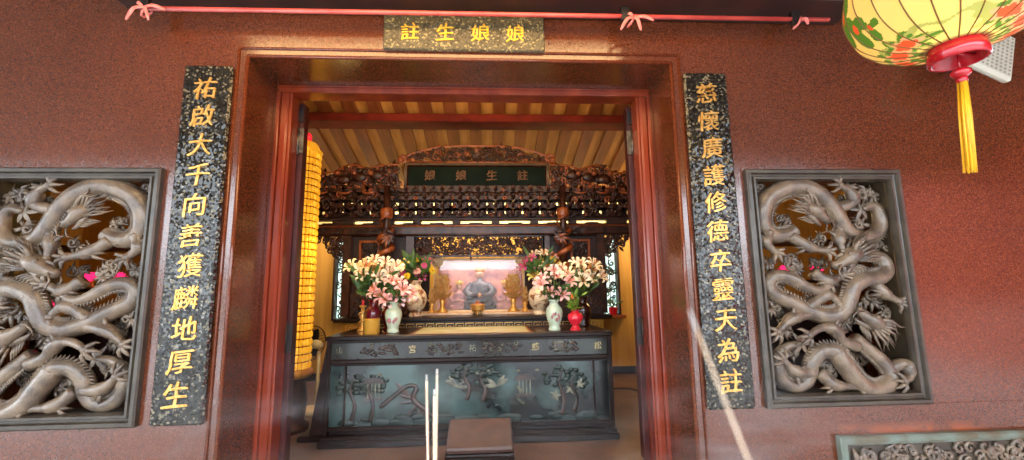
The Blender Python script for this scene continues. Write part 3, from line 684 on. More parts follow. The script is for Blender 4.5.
mb.build('landscape_relief', [MT['relief'], MT['relief_pale'], MT['relief_dark']], fp)
mb = MB()                                                           # long red crane left, pale birds in the middle
mb.tube(crom([(-.86, Y, .33), (-.72, Y, .44), (-.60, Y, .52), (-.52, Y, .50), (-.55, Y, .40), (-.44, Y, .30), (-.34, Y, .22)], 5), [.012]+[.02]*15+[.026]*10+[.015]*5, 7, 0, .4)
for q in range(9): mb.leaf((-.60 + .02*q, Y, .46 - .02*q), (-.8 + .12*q, 0, .6 - .16*q), .17, .035, (0, -1, 0), .03, 0)
mb.build('crane', MT['relief'], fp)
for (x, z, s_) in ((-.14, .50, 1), (.24, .50, -1)):
    mb = MB()
    for q in range(5): mb.leaf((x, Y, z), (s_*(-1 + .4*q), 0, .5 - .12*q), .13, .04, (0, -1, 0), .03, 0)
    mb.build('bird', MT['relief_pale'], fp)
MB().tube(crom([(.42, Y, .50), (.47, Y, .45), (.44, Y, .38), (.50, Y, .33)], 5), .012, 6, 0, .4).build('snake_scroll', MT['relief_pale'], fp)
for (x, z) in ((-.87, .63), (.05, .62), (.16, .64), (.45, .635), (.63, .64)): MB().ball((x, Y, z), (.02, .008, .013), 8).build('cloud', MT['relief_pale'], fp)
for (x, z) in ((.95, .46), (1.05, .50), (.80, .40)):
    mb = MB()
    for q in range(5): mb.leaf((x, Y, z), (math.cos(q*1.3), 0, math.sin(q*1.3)), .06, .03, (0, -1, 0), .03)
    mb.build('blossom', MT['relief_pale'], fp)
for ch, x in (('山', -1.25), ('宮', -.565), ('祐', .01), ('慈', .62), ('松', 1.235)):
    put_glyph(ch, .072 if ch != '山' else .06, x, TY0+.044, .86, MT['relief_pale'] if ch in '祐山' else MT['char_pale'], fz, bold=.0, wob=.02)
for (a, b) in ((-1.05, -.70), (-.42, -.10), (.12, .48), (.76, 1.05)):
    mb = MB()
    for q in range(26):
        x = rnd.uniform(a, b); z = rnd.uniform(.81, .90)
        if rnd.random() < .6: mb.spiral(x, Y, z, rnd.uniform(.012, .028), rnd.uniform(0, 6), rnd.choice((-1, 1)), 1.0, .006, 4, 7, rnd.choice((0, 0, 1)))
        else: mb.ball((x, Y, z), (.03, .01, .012), 7, 0)
    mb.build('frieze_relief', [MT['relief'], MT['relief_pale']], fz)
mb = MB(); mb.box(.80, .90, Y-.004, Y+.01, .82, .91, .004, 1); mb.box(.815, .885, Y-.006, Y+.01, .835, .895, .004, 0)
mb.build('pavilion_relief', [MT['relief'], MT['relief_pale']], fz)

r = thing('kneeler', 'low brown padded kneeling bench in front of the altar, scuffed sloping top', 'kneeler', (.09, .70, 0))
MT['vinyl'] = mat('brown_vinyl', '432c26', .4, col2='543a32', scale=8, bump=.15, bscale=50)
mb = MB(); T = Matrix.Translation((.09, .72, .225)) @ Matrix.Rotation(math.radians(20), 4, 'X')
mb.box(-.265, .265, -.19, .19, -.025, .025, .014, 0, T); mb.build('padded_top', MT['vinyl'], r)
mb = MB(); mb.box(-.27, .27, -.205, .185, -.055, -.024, .008, 0, T); mb.build('edge_board', MT['black_wood'], r)
for x in (-.16, .34):
    for y, h in ((.58, .11), (.88, .22)): MB().box(x-.025, x+.025, y-.025, y+.025, 0, h, .005).build('leg', MT['black_wood'], r)
mb = MB()
mb.box(-.16, .34, .89, .905, .05, .24, .004); mb.build('back_board', MT['black_wood'], r)
o = MB().tube(crom([(1.45, 3.0, .012), (1.95, 3.19, .012), (2.17, 3.11, .012), (2.28, 2.72, .012), (2.35, 2.2, .012), (2.9, 1.9, .012)], 8), .011, 6).build('power_cable', MT['blackiron'])
tag(o, 'black cable lying on the floor right of the altar', 'cable')

# ---------------------------------------------------------------- rear altar
AZ = 1.09
r = thing('rear_altar', 'second altar table behind the front one, dark edge over a gold fretwork band', 'altar table', (0, 2.8, 0))
mb = MB(); mb.box(-1.70, 1.70, 2.30, 3.45, AZ-.045, AZ, .008); mb.build('table_top', MT['black_wood'], r)
MB().box(-1.6, 1.6, 2.36, 3.4, 0, AZ-.045).build('carcass', MT['dark_wood2'], r)
MT['goldband'] = mat('ochre_band', 'b8801c', .4, .2, col2='9a6814', scale=12); MT['darkband'] = mat('dark_band', '2c1a10', .4, col2='20120c', scale=12)
bd = MB().box(-1.36, 1.36, 2.345, 2.36, AZ-.17, AZ-.05).build('band', MT['darkband'], r)
for sx in (-1, 1): a, b = sorted((sx*1.36, sx*1.6)); MB().box(a, b, 2.343, 2.36, AZ-.17, AZ-.05, .003).build('end_band', MT['goldband'], r)
mb = MB()
for i in range(26):
    x = -1.56 + i*.12; z = AZ - .155
    for (a, b, c, d) in ((0, .10, .075, .083), (0, .008, 0, .083), (.03, .10, 0, .008), (.092, .10, 0, .06), (.03, .038, 0, .05), (.03, .07, .045, .053)): mb.box(x+a, x+b, 2.335, 2.348, z+c, z+d)
mb.build('fretwork', MT['gold'], bd)
MT['cloth'] = mat('pale_cloth', 'd8bca0', .6, col2='c8a890', scale=4)
tag(MB().box(-.88, .88, 2.72, 2.80, AZ, AZ+.03, .006).box(-.88, .88, 2.80, 3.42, AZ, AZ+.03, .006).build('offering_step', MT['cloth']), 'pale low step along the rear altar under the glass case', 'step')

# ---------------------------------------------------------------- carved canopy (shrine screen)
can = thing('carved_canopy', 'dark carved wooden shrine canopy with brackets spanning the hall behind the altars', 'canopy', (0, 2.75, 0))
CY = 2.75
DW = [MT['dark_wood'], MT['rim_wood'], MT['dull_gold']]
def scrolls(mb, inside, x0, x1, z0, z1, nn, rmin, rmax, y, rnd, mi=None, th=.2):
    c = 0
    while c < nn:
        x = rnd.uniform(x0, x1); z = rnd.uniform(z0, z1)
        if not inside(x, z): continue
        q = rnd.random(); k = mi if mi is not None else (1 if rnd.random() < .22 else 0)
        if q < .62: rr = rnd.uniform(rmin, rmax); mb.spiral(x, y + rnd.uniform(-.05, .01), z, rr, rnd.uniform(0, 6.28), rnd.choice((-1, 1)), rnd.uniform(.8, 1.3), rr*th, 5, 8, k)
        elif q < .85: a = rnd.uniform(0, 6.28); mb.leaf((x, y - .03, z), (math.cos(a), 0, math.sin(a)), rmax*1.8, rmax*.7, (0, -1, 0), .25, k, 4)
        else: mb.ball((x, y - .03, z), (rmax*.5, rmax*.4, rmax*.5), 7, k)
        c += 1
rnd = random.Random(21)
crest = lambda x: 3.20 + .215*max(0, 1 - (abs(x - .02)/1.08)**3.2) if abs(x-.02) < 1.08 else 0
mb = MB(); scrolls(mb, lambda x, z: z < crest(x) - .03, -1.05, 1.08, 3.17, 3.40, 330, .025, .05, CY, rnd)
mb.tube([(x/50, CY-.03, crest(x/50) - .01) for x in range(-52, 55)], .018, 7, 1)  # amber rope paints the gold rim light along the crest
mb.tube([(-1.06, CY-.03, 3.165), (1.10, CY-.03, 3.165)], .02, 7, 1)
for sx in (-1, 1): mb.ball((.02 + sx*1.05, CY-.03, 3.20), .05, 10, 1); mb.spiral(.02+sx*1.0, CY-.03, 3.22, .07, 0, sx, 1.2, .02, 6, 10, 1)
mb.build('crest', DW, can)
nb = MB().box(-.93, .97, CY-.02, CY+.02, 2.83, 3.15).build('name_board', MT['board_green'], can)
mb = MB(); mb.frame(-.985, 1.02, 2.785, 3.165, [(0, CY-.03), (.01, CY-.055), (.045, CY-.055), (.06, CY-.02), (.06, CY+.02), (0, CY+.02)])
mb.build('board_frame', MT['dark_wood'], nb)
for i, ch in enumerate('娘娘生註'): put_glyph(ch, .145, -.63 + i*.425, CY-.021, 2.99, MT['dull_gold'], nb, bold=.012)
def side_top(x):
    t = (abs(x) - 1.04) / 1.1
    return 3.13 - .05*t - .12*max(0, t-.55) + .035*math.sin(t*13) * (1 if t > .25 else .3)
for sx in (-1, 1):
    mb = MB(); a, b = sorted((sx*1.05, sx*2.7))
    scrolls(mb, lambda x, z: z < side_top(x) - .02, a, b, 2.82, 3.13, 330, .03, .065, CY, rnd)
    mb.tube([(sx*(1.05 + q*.033), CY-.03, side_top(1.05 + q*.033)) for q in range(51)], .016, 6, 1)
    mb.tube([(a, CY-.03, 2.80), (b, CY-.03, 2.80)], .018, 6, 1)
    for q in range(3): mb.ball((sx*(1.35 + q*.22), CY-.05, 2.98 - .03*q), (.10, .04, .07), 10, 0); mb.ball((sx*(1.42 + q*.22), CY-.08, 3.0), (.04, .04, .035), 8, 1)
    mb.build('side_crest', DW, can)
mb = MB()                                                           # boards between the bracket rows, small gaps let light through
for (z0, z1) in ((2.37, 2.455), (2.495, 2.57), (2.615, 2.80)): mb.box(-2.9, 2.9, CY+.04, CY+.06, z0, z1)
for i in range(48): mb.box(-2.9 + i*.1225, -2.9 + i*.1225 + rnd.uniform(.075, .115), CY+.04, CY+.06, 2.44, 2.63)
mb.build('backing_board', MT['dark_wood2'], can)
def bracket(x, big):
    mb = MB(); w = .12 if not big else .17
    for k, z in enumerate((2.42, 2.53, 2.64, 2.74)):
        ww = w*(.55 + .2*k); dep = .05 + .035*k
        mb.prism([(x-ww, z+.035), (x-ww*.8, z-.005), (x-ww*.3, z-.02), (x+ww*.3, z-.02), (x+ww*.8, z-.005), (x+ww, z+.035)], CY-dep, CY-dep+.04)
        for sx in (-1, 0, 1): mb.box(x+sx*ww*.8-.022, x+sx*ww*.8+.022, CY-dep-.008, CY-dep+.045, z+.035, z+.068, .006, 1 if (k == 3 and sx == 0) else 0)
        mb.tube([(x, CY+.02, z), (x, CY-dep-.04, z+.01), (x, CY-dep-.09, z+.05)], [.026, .026, .012], 6)
        for sx in (-1, 1): mb.spiral(x+sx*ww, CY-dep, z+.0, .03, 0 if sx > 0 else PI, sx, 1.0, .009, 5, 7, 1 if rnd.random() < .3 else 0)
    return mb
for i in range(9): bracket(-.92 + i*.2375, False).build('bracket', DW, can)
for sx in (-1, 1):
    for q in range(5): bracket(sx*(1.28 + q*.31), True).build('bracket', DW, can)
# rows of carved figures and swags hanging between the brackets
for i in range(49):
    x = -2.7 + i*.1125; mb = MB()
    if abs(x) > 1.05:
        mb.spiral(x, CY-.12, 2.66 + .05*math.sin(i*1.7), .05, rnd.uniform(0, 6), rnd.choice((-1, 1)), 1.1, .014, 5, 8, 1 if i % 4 == 0 else 0)
        mb.build('scroll_carving', DW, can); mb = MB()
        mb.spiral(x+.04, CY-.10, 2.50 + .04*math.sin(i*2.3), .05, rnd.uniform(0, 6), rnd.choice((-1, 1)), 1.1, .014, 5, 8, 0)
    else:
        mb.spiral(x, CY-.08, 2.71, .034, rnd.uniform(0, 6), rnd.choice((-1, 1)), 1.1, .011, 5, 8, 1)
        mb.build('scroll_carving', DW, can); mb = MB()
        mb.spiral(x+.03, CY-.06, 2.46, .03, rnd.uniform(0, 6), rnd.choice((-1, 1)), 1.1, .010, 5, 8, 0)
    mb.build('scroll_carving', DW, can)
for sx in (-1, 1):
    for q in range(4):
        x = sx*(1.42 + q*.31); MB().tube(crom([(x-.15, CY-.13, 2.80), (x-.08, CY-.14, 2.73), (x, CY-.15, 2.705), (x+.08, CY-.14, 2.73), (x+.15, CY-.13, 2.80)], 4), .016, 6).build('swag', MT['rim_wood'], can)
mb = MB(); mb.box(-2.9, 2.9, CY-.06, CY+.06, 2.355, 2.385, .006); mb.box(-2.9, 2.9, CY-.06, CY+.06, 2.285, 2.305, .006)
i = 0; x = -2.97
while x < 2.9:
    w = .11 if abs(x) < 1.3 else .28; mb.box(x, x+w, CY-.045, CY+.04, 2.30, 2.36, .004); mb.prism([(x+w+.10, 2.30), (x+w+.32, 2.30), (x+w+.29, 2.322), (x+w+.13, 2.322)], CY-.045, CY+.04); x += .53
mb.build('slotted_rail', MT['dark_wood2'], can)
mb = MB(); mb.box(-2.9, 2.9, CY-.05, CY+.05, 2.145, 2.288, .008)
mb.tube([(-2.9, CY-.055, 2.275), (2.9, CY-.055, 2.275)], .012, 6, 1); mb.tube([(-2.9, CY-.055, 2.16), (2.9, CY-.055, 2.16)], .012, 6, 0)
bm = mb.build('lower_beam', DW, can)
for (a, b) in ((-1.58, -1.22), (1.22, 1.58), (-2.4, -1.75), (1.75, 2.4)):
    mb = MB(); scrolls(mb, lambda x, z: True, a, b, 2.185, 2.25, 46, .015, .03, CY-.045, rnd, 0); mb.build('beam_carving', DW, bm)
mb = MB(); scrolls(mb, lambda x, z: True, -.80, .90, 1.885, 2.13, 560, .022, .042, CY+.02, rnd, 0, .22); mb.frame(-.83, .93, 1.86, 2.155, [(0, CY-.02), (.025, CY-.02), (.025, CY+.04), (0, CY+.04)])
mb.build('openwork_panel', DW, can)
for sx in (-1, 1):
    a, b = sorted((sx*.84 + .05, sx*.98 + .03)); MB().box(a, b, CY-.02, CY+.05, AZ, 2.15, .01).build('inner_post', MT['dark_wood'], can)
    P = MB(); P.box(sx*1.70-.055, sx*1.70+.055, CY-.06, CY+.06, AZ, 2.29, .01); P.build('post', MT['dark_wood'], can)
    mb = MB(); a, b = sorted((sx*.93, sx*1.645)); mb.box(a, b, CY+.05, CY+.08, AZ, 2.15); a, b = sorted((sx*.70, sx*.93)); mb.box(a, b, 3.34, 3.37, AZ, 2.16)
    pn = mb.build('side_panel', MT['dark_wood2'], can)
    a, b = sorted((sx*1.29, sx*1.57)); MB().frame(a, b, 1.25, 2.10, [(0, CY+.05), (.006, CY+.02), (.035, CY+.02), (.04, CY+.05)]).build('panel_frame', MT['rim_wood'], pn)
    mb = MB(); a, b = sorted((sx*1.33, sx*1.53)); scrolls(mb, lambda x, z: True, a, b, 1.3, 2.05, 90, .02, .04, CY+.04, rnd, 0); mb.build('panel_carving', DW, pn)
    mb = MB(); x = sx*1.17                                          # hanging post with a coiled dragon
    mb.tube([(x, CY-.16, 2.80), (x, CY-.16, 1.72)], .045, 10); mb.ball((x, CY-.16, 1.70), (.08, .08, .07), 12, 1); mb.lathe([(.07, 2.36), (.085, 2.40), (.085, 2.47), (.07, 2.50)], 12, (x, CY-.16, 0), 1)
    hp = mb.build('hanging_post', DW, can)
    mb = MB(); coil = [(x + .085*math.cos(t*.55), CY-.16 + .085*math.sin(t*.55), 1.74 + t*.02) for t in range(34)]
    mb.tube(coil, [.012 + .028*math.sin(PI*min(1, (t+1)/30)) for t in range(34)], 8, 1)
    dragon_head(mb, x - sx*.05, 2.17, (PI if sx > 0 else 0) + sx*.3, .085, CY-.27, 1); 
    for q in range(18): a = q*.35; mb.leaf((x - sx*.04, CY-.24, 2.10), (math.cos(a), -.3, math.sin(a)), rnd.uniform(.06, .13), .028, (0, -1, 0), .3, 1 if q % 2 else 0, 4)
    mb.build('coiled_dragon', DW, hp)
    mb = MB(); a, b = sorted((sx*1.76, sx*2.25))
    scrolls(mb, lambda x, z: (abs(x) - 1.76) < (z - 1.80)*1.1, a, b, 1.85, 2.15, 60, .03, .055, CY, rnd, 0); mb.build('corner_bracket', DW, can)

# ---------------------------------------------------------------- glass case with the deity
CX = .04
gc = thing('deity_case', 'wide glass case with rolled top corners and a back painted with pink reflections, on the rear altar', 'display case', (CX, 3.1, AZ+.03))
MT['sheen'] = mat('painted_sheen_and_robe', 'b07c84', .45, col2='eaa898', scale=7, detail=6, lo=.35, hi=.6)  # pink glass reflections painted as mottled colour, shared by the attendants' robes
n = MT['sheen'].node_tree
MT['case_trim'] = mat('case_cream', 'e4c8a0', .35, col2='d8b890', scale=8)
MT['clear'] = mat('clear_glass', 'ffffff', .03, trans=1.0)
cz0, cz1 = AZ+.03, 1.90
MB().box(CX-.62, CX+.62, 3.30, 3.33, cz0, cz1-.03, .01).build('painted_sheen_back', MT['sheen'], gc)
mb = MB()
for sx in (-1, 1):
    mb.tube([(CX+sx*.585, 2.90, cz1-.075), (CX+sx*.585, 3.33, cz1-.075)], .085, 20); mb.tube([(CX+sx*.585 + .05*math.cos(q*.6)*(1-q/14), 2.895, cz1-.075 + .05*math.sin(q*.6)*(1-q/14)) for q in range(13)], .010, 6)
mb.box(CX-.56, CX+.56, 2.92, 3.33, cz1-.075, cz1-.045, .006)
mb.build('rolled_top', MT['case_trim'], gc)
mb = MB(); mb.box(CX-.63, CX+.63, 2.93, 3.34, cz0, cz0+.025, .006)
for sx in (-1, 1): mb.box(CX+sx*.615-.012, CX+sx*.615+.012, 2.94, 2.965, cz0, cz1-.12)
mb.build('case_base', MT['case_trim'], gc)
MB().box(CX-.60, CX+.60, 2.945, 2.950, cz0+.025, cz1-.035).build('glass_pane', MT['clear'], gc)
light('case_fill', 'AREA', (CX, 3.0, cz1-.10), 4.2, (1, .86, .78), .9, (CX, 3.22, 1.3), .12)  # unseen lamp added to brighten the painted case back
MT['robe'] = mat('blue_grey_robe', '77747e', .35, col2='46424e', scale=9, detail=6)
MT['skin'] = mat('pale_statue_face', 'c89a80', .45)
MT['hairblack'] = mat('statue_black', '2a2022', .4)
def statue(x, y, z, s, robe, label, name='deity_statue'):
    o = thing(name, label, 'statue', (x, y, z)); T = Matrix.Translation((x, y, z)) @ Matrix.Scale(s, 4)
    mb = MB(); mb.lathe([(.34, 0), (.37, .05), (.33, .16), (.25, .28), (.21, .40), (.22, .50), (.17, .58), (.06, .62), (.055, .68)], 24, (0, 0, 0), 0, True, T @ Matrix.Diagonal((1, .72, 1, 1)))
    for sx in (-1, 1):
        mb.tube([T @ Vector(p) for p in ((sx*.17, 0, .54), (sx*.29, -.06, .38), (sx*.19, -.22, .28), (sx*.05, -.27, .30))], [.07*s, .085*s, .08*s, .05*s], 10)
        mb.ball(T @ Vector((sx*.17, -.16, .13)), (.17*s, .14*s, .10*s), 10)
    b = mb.build('body', robe, o)
    mb = MB(); mb.ball(T @ Vector((0, -.01, .76)), (.085*s, .09*s, .105*s), 14); mb.ball(T @ Vector((0, -.1, .755)), (.014*s, .018*s, .022*s), 6); mb.ball(T @ Vector((0, -.27, .30)), .05*s, 8)
    for sx in (-1, 1): mb.ball(T @ Vector((sx*.088, 0, .755)), (.014*s, .02*s, .03*s), 6)
    mb.build('face', MT['skin'], o)
    mb = MB(); mb.lathe([(.095, .80), (.105, .83), (.09, .87), (.11, .92), (.03, .99), (.01, 1.02)], 16, (0, 0, 0), 0, True, T)
    for q in range(7): mb.leaf(T @ Vector((.09*math.cos(q*.52+PI), -.05+.06*math.sin(q*.52+PI), .84)), (math.cos(q*.52+PI)*.4, -.2, 1), .13*s, .05*s)
    mb.build('crown', MT['gold'], o)
    return o
statue(CX+.0, 3.14, cz0+.025, .66, MT['robe'], 'seated deity statue in blue grey robe at the centre of the glass case')
statue(CX-.30, 3.2, cz0+.025, .42, MT['sheen'], 'smaller pink robed attendant statue at the left inside the glass case')
statue(CX+.36, 3.2, cz0+.025, .42, MT['sheen'], 'smaller pink robed attendant statue at the right inside the glass case')
MT['palegold'] = mat('pale_gold', 'ecc888', .4, .25, col2='d8a860', scale=25)
def gilt(x, y, z, s, label, group=None, wd=1.0):
    o = thing('gilded_lotus_lamp', label, 'lamp', (x, y, z), group)
    MB().lathe([(.075*s, 0), (.08*s, .02*s), (.04*s, .05*s), (.03*s, .11*s), (.05*s, .16*s), (.03*s, .19*s)], 16, (x, y, z)).build('foot', MT['gold'], o)
    mb = MB()
    for ring in range(4):
        for q in range(9):
            a = 2*PI*(q + ring*.5)/9; zz = z + (.17 + ring*.055)*s
            mb.leaf((x, y, zz), (math.cos(a)*wd, math.sin(a)*wd, .55 + ring*.5), .13*s*wd, .08*s*wd, (0, 0, 1), -.2)
    mb.ball((x, y, z+.30*s), (.05*s, .05*s, .08*s), 10); mb.build('petals', MT['palegold'], o)
    return o
gilt(-.46, 2.86, AZ+.03, 1.0, 'gilded lotus lamp in front of the left half of the glass case', None, 1.5)
gilt(.50, 2.86, AZ+.03, 1.0, 'gilded lotus lamp in front of the right half of the glass case', None, 1.5)
gilt(-.60, 2.84, AZ+.03, .72, 'small gilded lotus lamp at the left corner of the glass case')
gilt(.66, 2.84, AZ+.03, .72, 'small gilded lotus lamp at the right corner of the glass case')
r = thing('gold_censer', 'tiny gold tripod censer at the middle of the rear altar edge', 'censer', (.02, 2.66, AZ))
MB().lathe([(.03, .045), (.075, .055), (.095, .085), (.085, .12), (.10, .135), (.095, .14), (.08, .125)], 20, (.02, 2.66, AZ)).build('bowl', MT['gold'], r)
for q in range(3): MB().tube([(.02+.06*math.cos(q*2.1+.5), 2.66+.06*math.sin(q*2.1+.5), AZ), (.02+.055*math.cos(q*2.1+.5), 2.66+.055*math.sin(q*2.1+.5), AZ+.065)], [.012, .018], 8).build('leg', MT['gold'], r)
MB().lathe([(.08, .13), (.06, .15), (.02, .165), (.02, .185), (.005, .195)], 18, (.02, 2.66, AZ)).build('lid', MT['rim_wood'], r)

# ---------------------------------------------------------------- vases
MT['celadon'] = mat('celadon', 'c8d4bc', .18, col2='b4c4a8', scale=9, coat=.5)
MT['painted'] = mat('painted_porcelain', 'e0c8a8', .2, col2='8a5a3c', scale=16, kind='noise', lo=.5, hi=.62, coat=.5)
MT['maroon'] = mat('maroon_glaze', '6a1622', .15, col2='52101c', scale=8, coat=.6)
MT['redglaze'] = mat('red_glaze', 'e0283a', .15, col2='c81c30', scale=8, coat=.6)
MT['darkpot'] = mat('dark_glaze', '3a1a16', .2, col2='2a1410', scale=8, coat=.4)
MT['flowerdec'] = mat('painted_blossom', 'c07880', .3, col2='8a6a60', scale=40)
def vase(name, label, prof, c, m, dec=None):
    o = thing(name, label, 'vase', c); pts = crom([(r_, 0, z) for r_, z in prof], 4)
    P = [(p.x, p.z) for p in pts]; rim = P[-1]
    MB().lathe(P + [(rim[0]*.8, rim[1]-.004), (rim[0]*.6, rim[1]-.06)], 28, c).build('body', m, o)
    if dec:
        mb = MB(); rr = random.Random(int(c[0]*99))
        for q in range(7):
            a = -PI/2 + rr.uniform(-.6, .6); z = dec[1] + rr.uniform(-.035, .035)
            for k in range(5): mb.ball((c[0] + dec[0]*math.cos(a + .06*math.cos(k*1.26)), c[1] + dec[0]*math.sin(a + .06*math.cos(k*1.26)), c[2] + z + .011*math.sin(k*1.26)), .009, 6)
        mb.build('painted_flowers', MT['flowerdec'], o)
    return (c[0], c[1], c[2] + prof[-1][1])
CEL = [(.05, 0), (.062, .01), (.055, .05), (.075, .12), (.085, .18), (.075, .225), (.05, .255), (.046, .285), (.065, .31)]
v_cl = vase('vase', 'pale green vase with painted blossoms at the left of the front altar', CEL, (-.80, 1.45, TZ+.002), MT['celadon'], (.082, .14))
v_cr = vase('vase', 'pale green vase with painted blossoms at the right of the front altar', CEL, (.83, 1.36, TZ+.002), MT['celadon'], (.082, .14))
v_rr = vase('vase', 'small bright red vase with one orange flower at the right of the front altar', [(.05, 0), (.058, .012), (.035, .045), (.06, .085), (.078, .125), (.066, .165), (.036, .185), (.045, .205)], (1.04, 1.34, TZ+.002), MT['redglaze'])
v_ml = vase('vase', 'dark maroon vase behind the yellow cup at the left of the front altar', [(.06, 0), (.07, .01), (.075, .08), (.088, .16), (.080, .22), (.05, .26), (.05, .30), (.062, .33)], (-1.07, 1.72, TZ+.002), MT['maroon'])
v_m2 = vase('vase', 'maroon vase standing between the yellow cup and the left pale green vase', [(.06, 0), (.07, .01), (.05, .05), (.08, .12), (.085, .18), (.06, .23), (.05, .25), (.06, .27)], (-.94, 1.86, TZ+.002), MT['maroon'])
PAI = [(.07, 0), (.085, .01), (.08, .045), (.07, .06), (.115, .13), (.14, .22), (.125, .30), (.075, .36), (.06, .41), (.09, .455)]
v_pl = vase('vase', 'round painted porcelain vase at the left end of the rear altar', PAI, (-.755, 2.50, AZ), MT['painted'])
v_pr = vase('vase', 'round painted porcelain vase at the right end of the rear altar', PAI, (.81, 2.50, AZ), MT['painted'])
v_dr = vase('vase', 'dark vase of white lilies behind the red one, standing on the front altar', [(.06, 0), (.07, .01), (.075, .08), (.09, .16), (.08, .22), (.05, .26), (.05, .30), (.062, .33)], (1.22, 1.80, TZ+.002), MT['darkpot'])
vase('vase', 'squat dark round pot between the two left vases of the altars', [(.06, 0), (.09, .03), (.115, .10), (.10, .16), (.06, .19), (.065, .21)], (-.96, 2.45, AZ), MT['darkpot'])
o = thing('divination_cup', 'plain yellow cylindrical cup on the left front of the altar', 'cup', (-1.0, 1.40, TZ+.002))
MT['yellowcup'] = mat('yellow_cup', 'd09a3c', .3, col2='c08a30', scale=5, coat=.3)
MB().lathe([(.074, 0), (.078, .006), (.078, .135), (.082, .14), (.078, .145), (.070, .14), (.068, .02)], 28, (-1.0, 1.40, TZ+.002)).build('body', MT['yellowcup'], o)
def candle(x, y, z, label, m, h=1.0):
    o = thing('dragon_candlestick', label, 'candlestick', (x, y, z))
    MB().lathe([(.05, 0), (.055, .015), (.025, .04), (.02, .12*h), (.035, .15*h), (.02, .18*h), (.018, .24*h), (.04, .26*h), (.035, .27*h)], 16, (x, y, z)).build('stem', m, o)
    mb = MB(); mb.tube([(x + .035*math.cos(t*.6), y + .035*math.sin(t*.6), z + .03 + t*.009*h) for t in range(22)], [.006 + .009*math.sin(PI*t/22) for t in range(22)], 6); mb.build('coil', m, o)
    MB().tube([(x, y, z+.27*h), (x, y, z+.33*h)], .014, 8).build('candle', MT['redglaze'], o)
candle(-1.19, 1.74, TZ+.002, 'golden dragon candlestick at the left edge of the front altar', MT['gold'])
candle(1.33, 2.38, AZ, 'orange gold candlestick at the right of the rear altar', MT['rim_wood'], .8)
r = thing('carved_stand', 'tall dark carved chest at the right end of the rear altar', 'chest', (1.50, 2.46, AZ))
MB().box(1.39, 1.61, 2.37, 2.55, AZ, AZ+.40, .01).build('body', MT['dark_wood2'], r)
mb = MB(); scrolls(mb, lambda x, z: True, 1.41, 1.59, AZ+.04, AZ+.38, 60, .015, .03, 2.37, rnd, 0); mb.build('carving', DW, r)
r = thing('carved_stand', 'dark carved chest at the left end of the rear altar behind the lilies', 'chest', (-1.42, 2.46, AZ))
MB().box(-1.53, -1.31, 2.37, 2.55, AZ, AZ+.30, .01).build('body', MT['dark_wood2'], r)
mb = MB(); scrolls(mb, lambda x, z: True, -1.51, -1.33, AZ+.04, AZ+.28, 50, .015, .03, 2.37, rnd, 0); mb.build('carving', DW, r)

# ---------------------------------------------------------------- flowers
def petal_mat(name, c, c2): 
    m = mat(name, c, .5, col2=c2, scale=9); return m
PET = {'white': petal_mat('cream_petal', 'f8ead0', 'f2d8b0'), 'peach': petal_mat('peach_petal', 'eaaa68', 'f4cc94'), 'pink': petal_mat('pink_petal', 'eea4a4', 'f6c8c0'), 'magenta': petal_mat('magenta_petal', 'b83a74', 'd05a8c'), 'yellow': petal_mat('yellow_petal', 'f4c818', 'f8dc50'), 'lemon': petal_mat('lemon_petal', 'f0e070', 'f4e8a0'), 'orange': petal_mat('orange_petal', 'f0702c', 'f48c48')}
MT['stamen'] = mat('stamen', 'b8641c', .6); MT['leaf'] = mat('leaf_green', '2e4c1c', .45, col2='4a6a28', scale=8); MT['stem'] = mat('stem_green', '4a6428', .5); MT['leaf2'] = mat('leaf_light', '7a9428', .45, col2='5c7c20', scale=8)
def lily_mesh(kind):
    mb = MB()
    for q in range(6):
        a = 2*PI*q/6; c, s_ = math.cos(a), math.sin(a); tw = Vector((-s_, c, 0)); w = .034 if q % 2 else .027
        for side in (0,):
            prof = [(.006, -.03), (.02, .0), (.045, .035), (.072, .05), (.09, .042), (.098, .022)]; ws = [.2, .55, .95, 1.0, .7, .08]; vs = []
            for (rr, z), ww in zip(prof, ws):
                p = Vector((rr*c, rr*s_, z)); vs += [p - tw*w*ww*.62, p + Vector((-c*.006, -s_*.006, -.004)), p + tw*w*ww*.62]
            fs = []
            for i in range(5): b = i*3; fs += [(b, b+1, b+4, b+3), (b+1, b+2, b+5, b+4)]
            mb.add(vs, fs, 0, True)
        mb.tube([(0, 0, 0), (.022*c, .022*s_, .06)], .0022, 4, 1); mb.ball((.023*c, .023*s_, .062), (.005, .005, .007), 5, 1)
    return mb.mesh('bloom', [PET[kind], MT['stamen']])
def mum_mesh(kind):
    mb = MB()
    for ring, (nn, L, up) in enumerate(((16, .055, .1), (13, .045, .45), (9, .03, 1.1))):
        for q in range(nn): a = 2*PI*(q + .5*ring)/nn; mb.leaf((0, 0, .006*ring), (math.cos(a), math.sin(a), up), L, .018, (0, 0, 1), .15, 0, 4)
    mb.ball((0, 0, .012), (.016, .016, .012), 8, 1); return mb.mesh('bloom', [PET[kind], MT['stamen']])
BL = {('lily', k): lily_mesh(k) for k in ('white', 'peach', 'pink', 'magenta', 'lemon')}
BL.update({('mum', k): mum_mesh(k) for k in ('yellow', 'magenta', 'pink', 'orange')})
mb = MB(); mb.tube([(0, 0, 0), (0, 0, 1)], .0045, 6); STEM = mb.mesh('stem', MT['stem'])
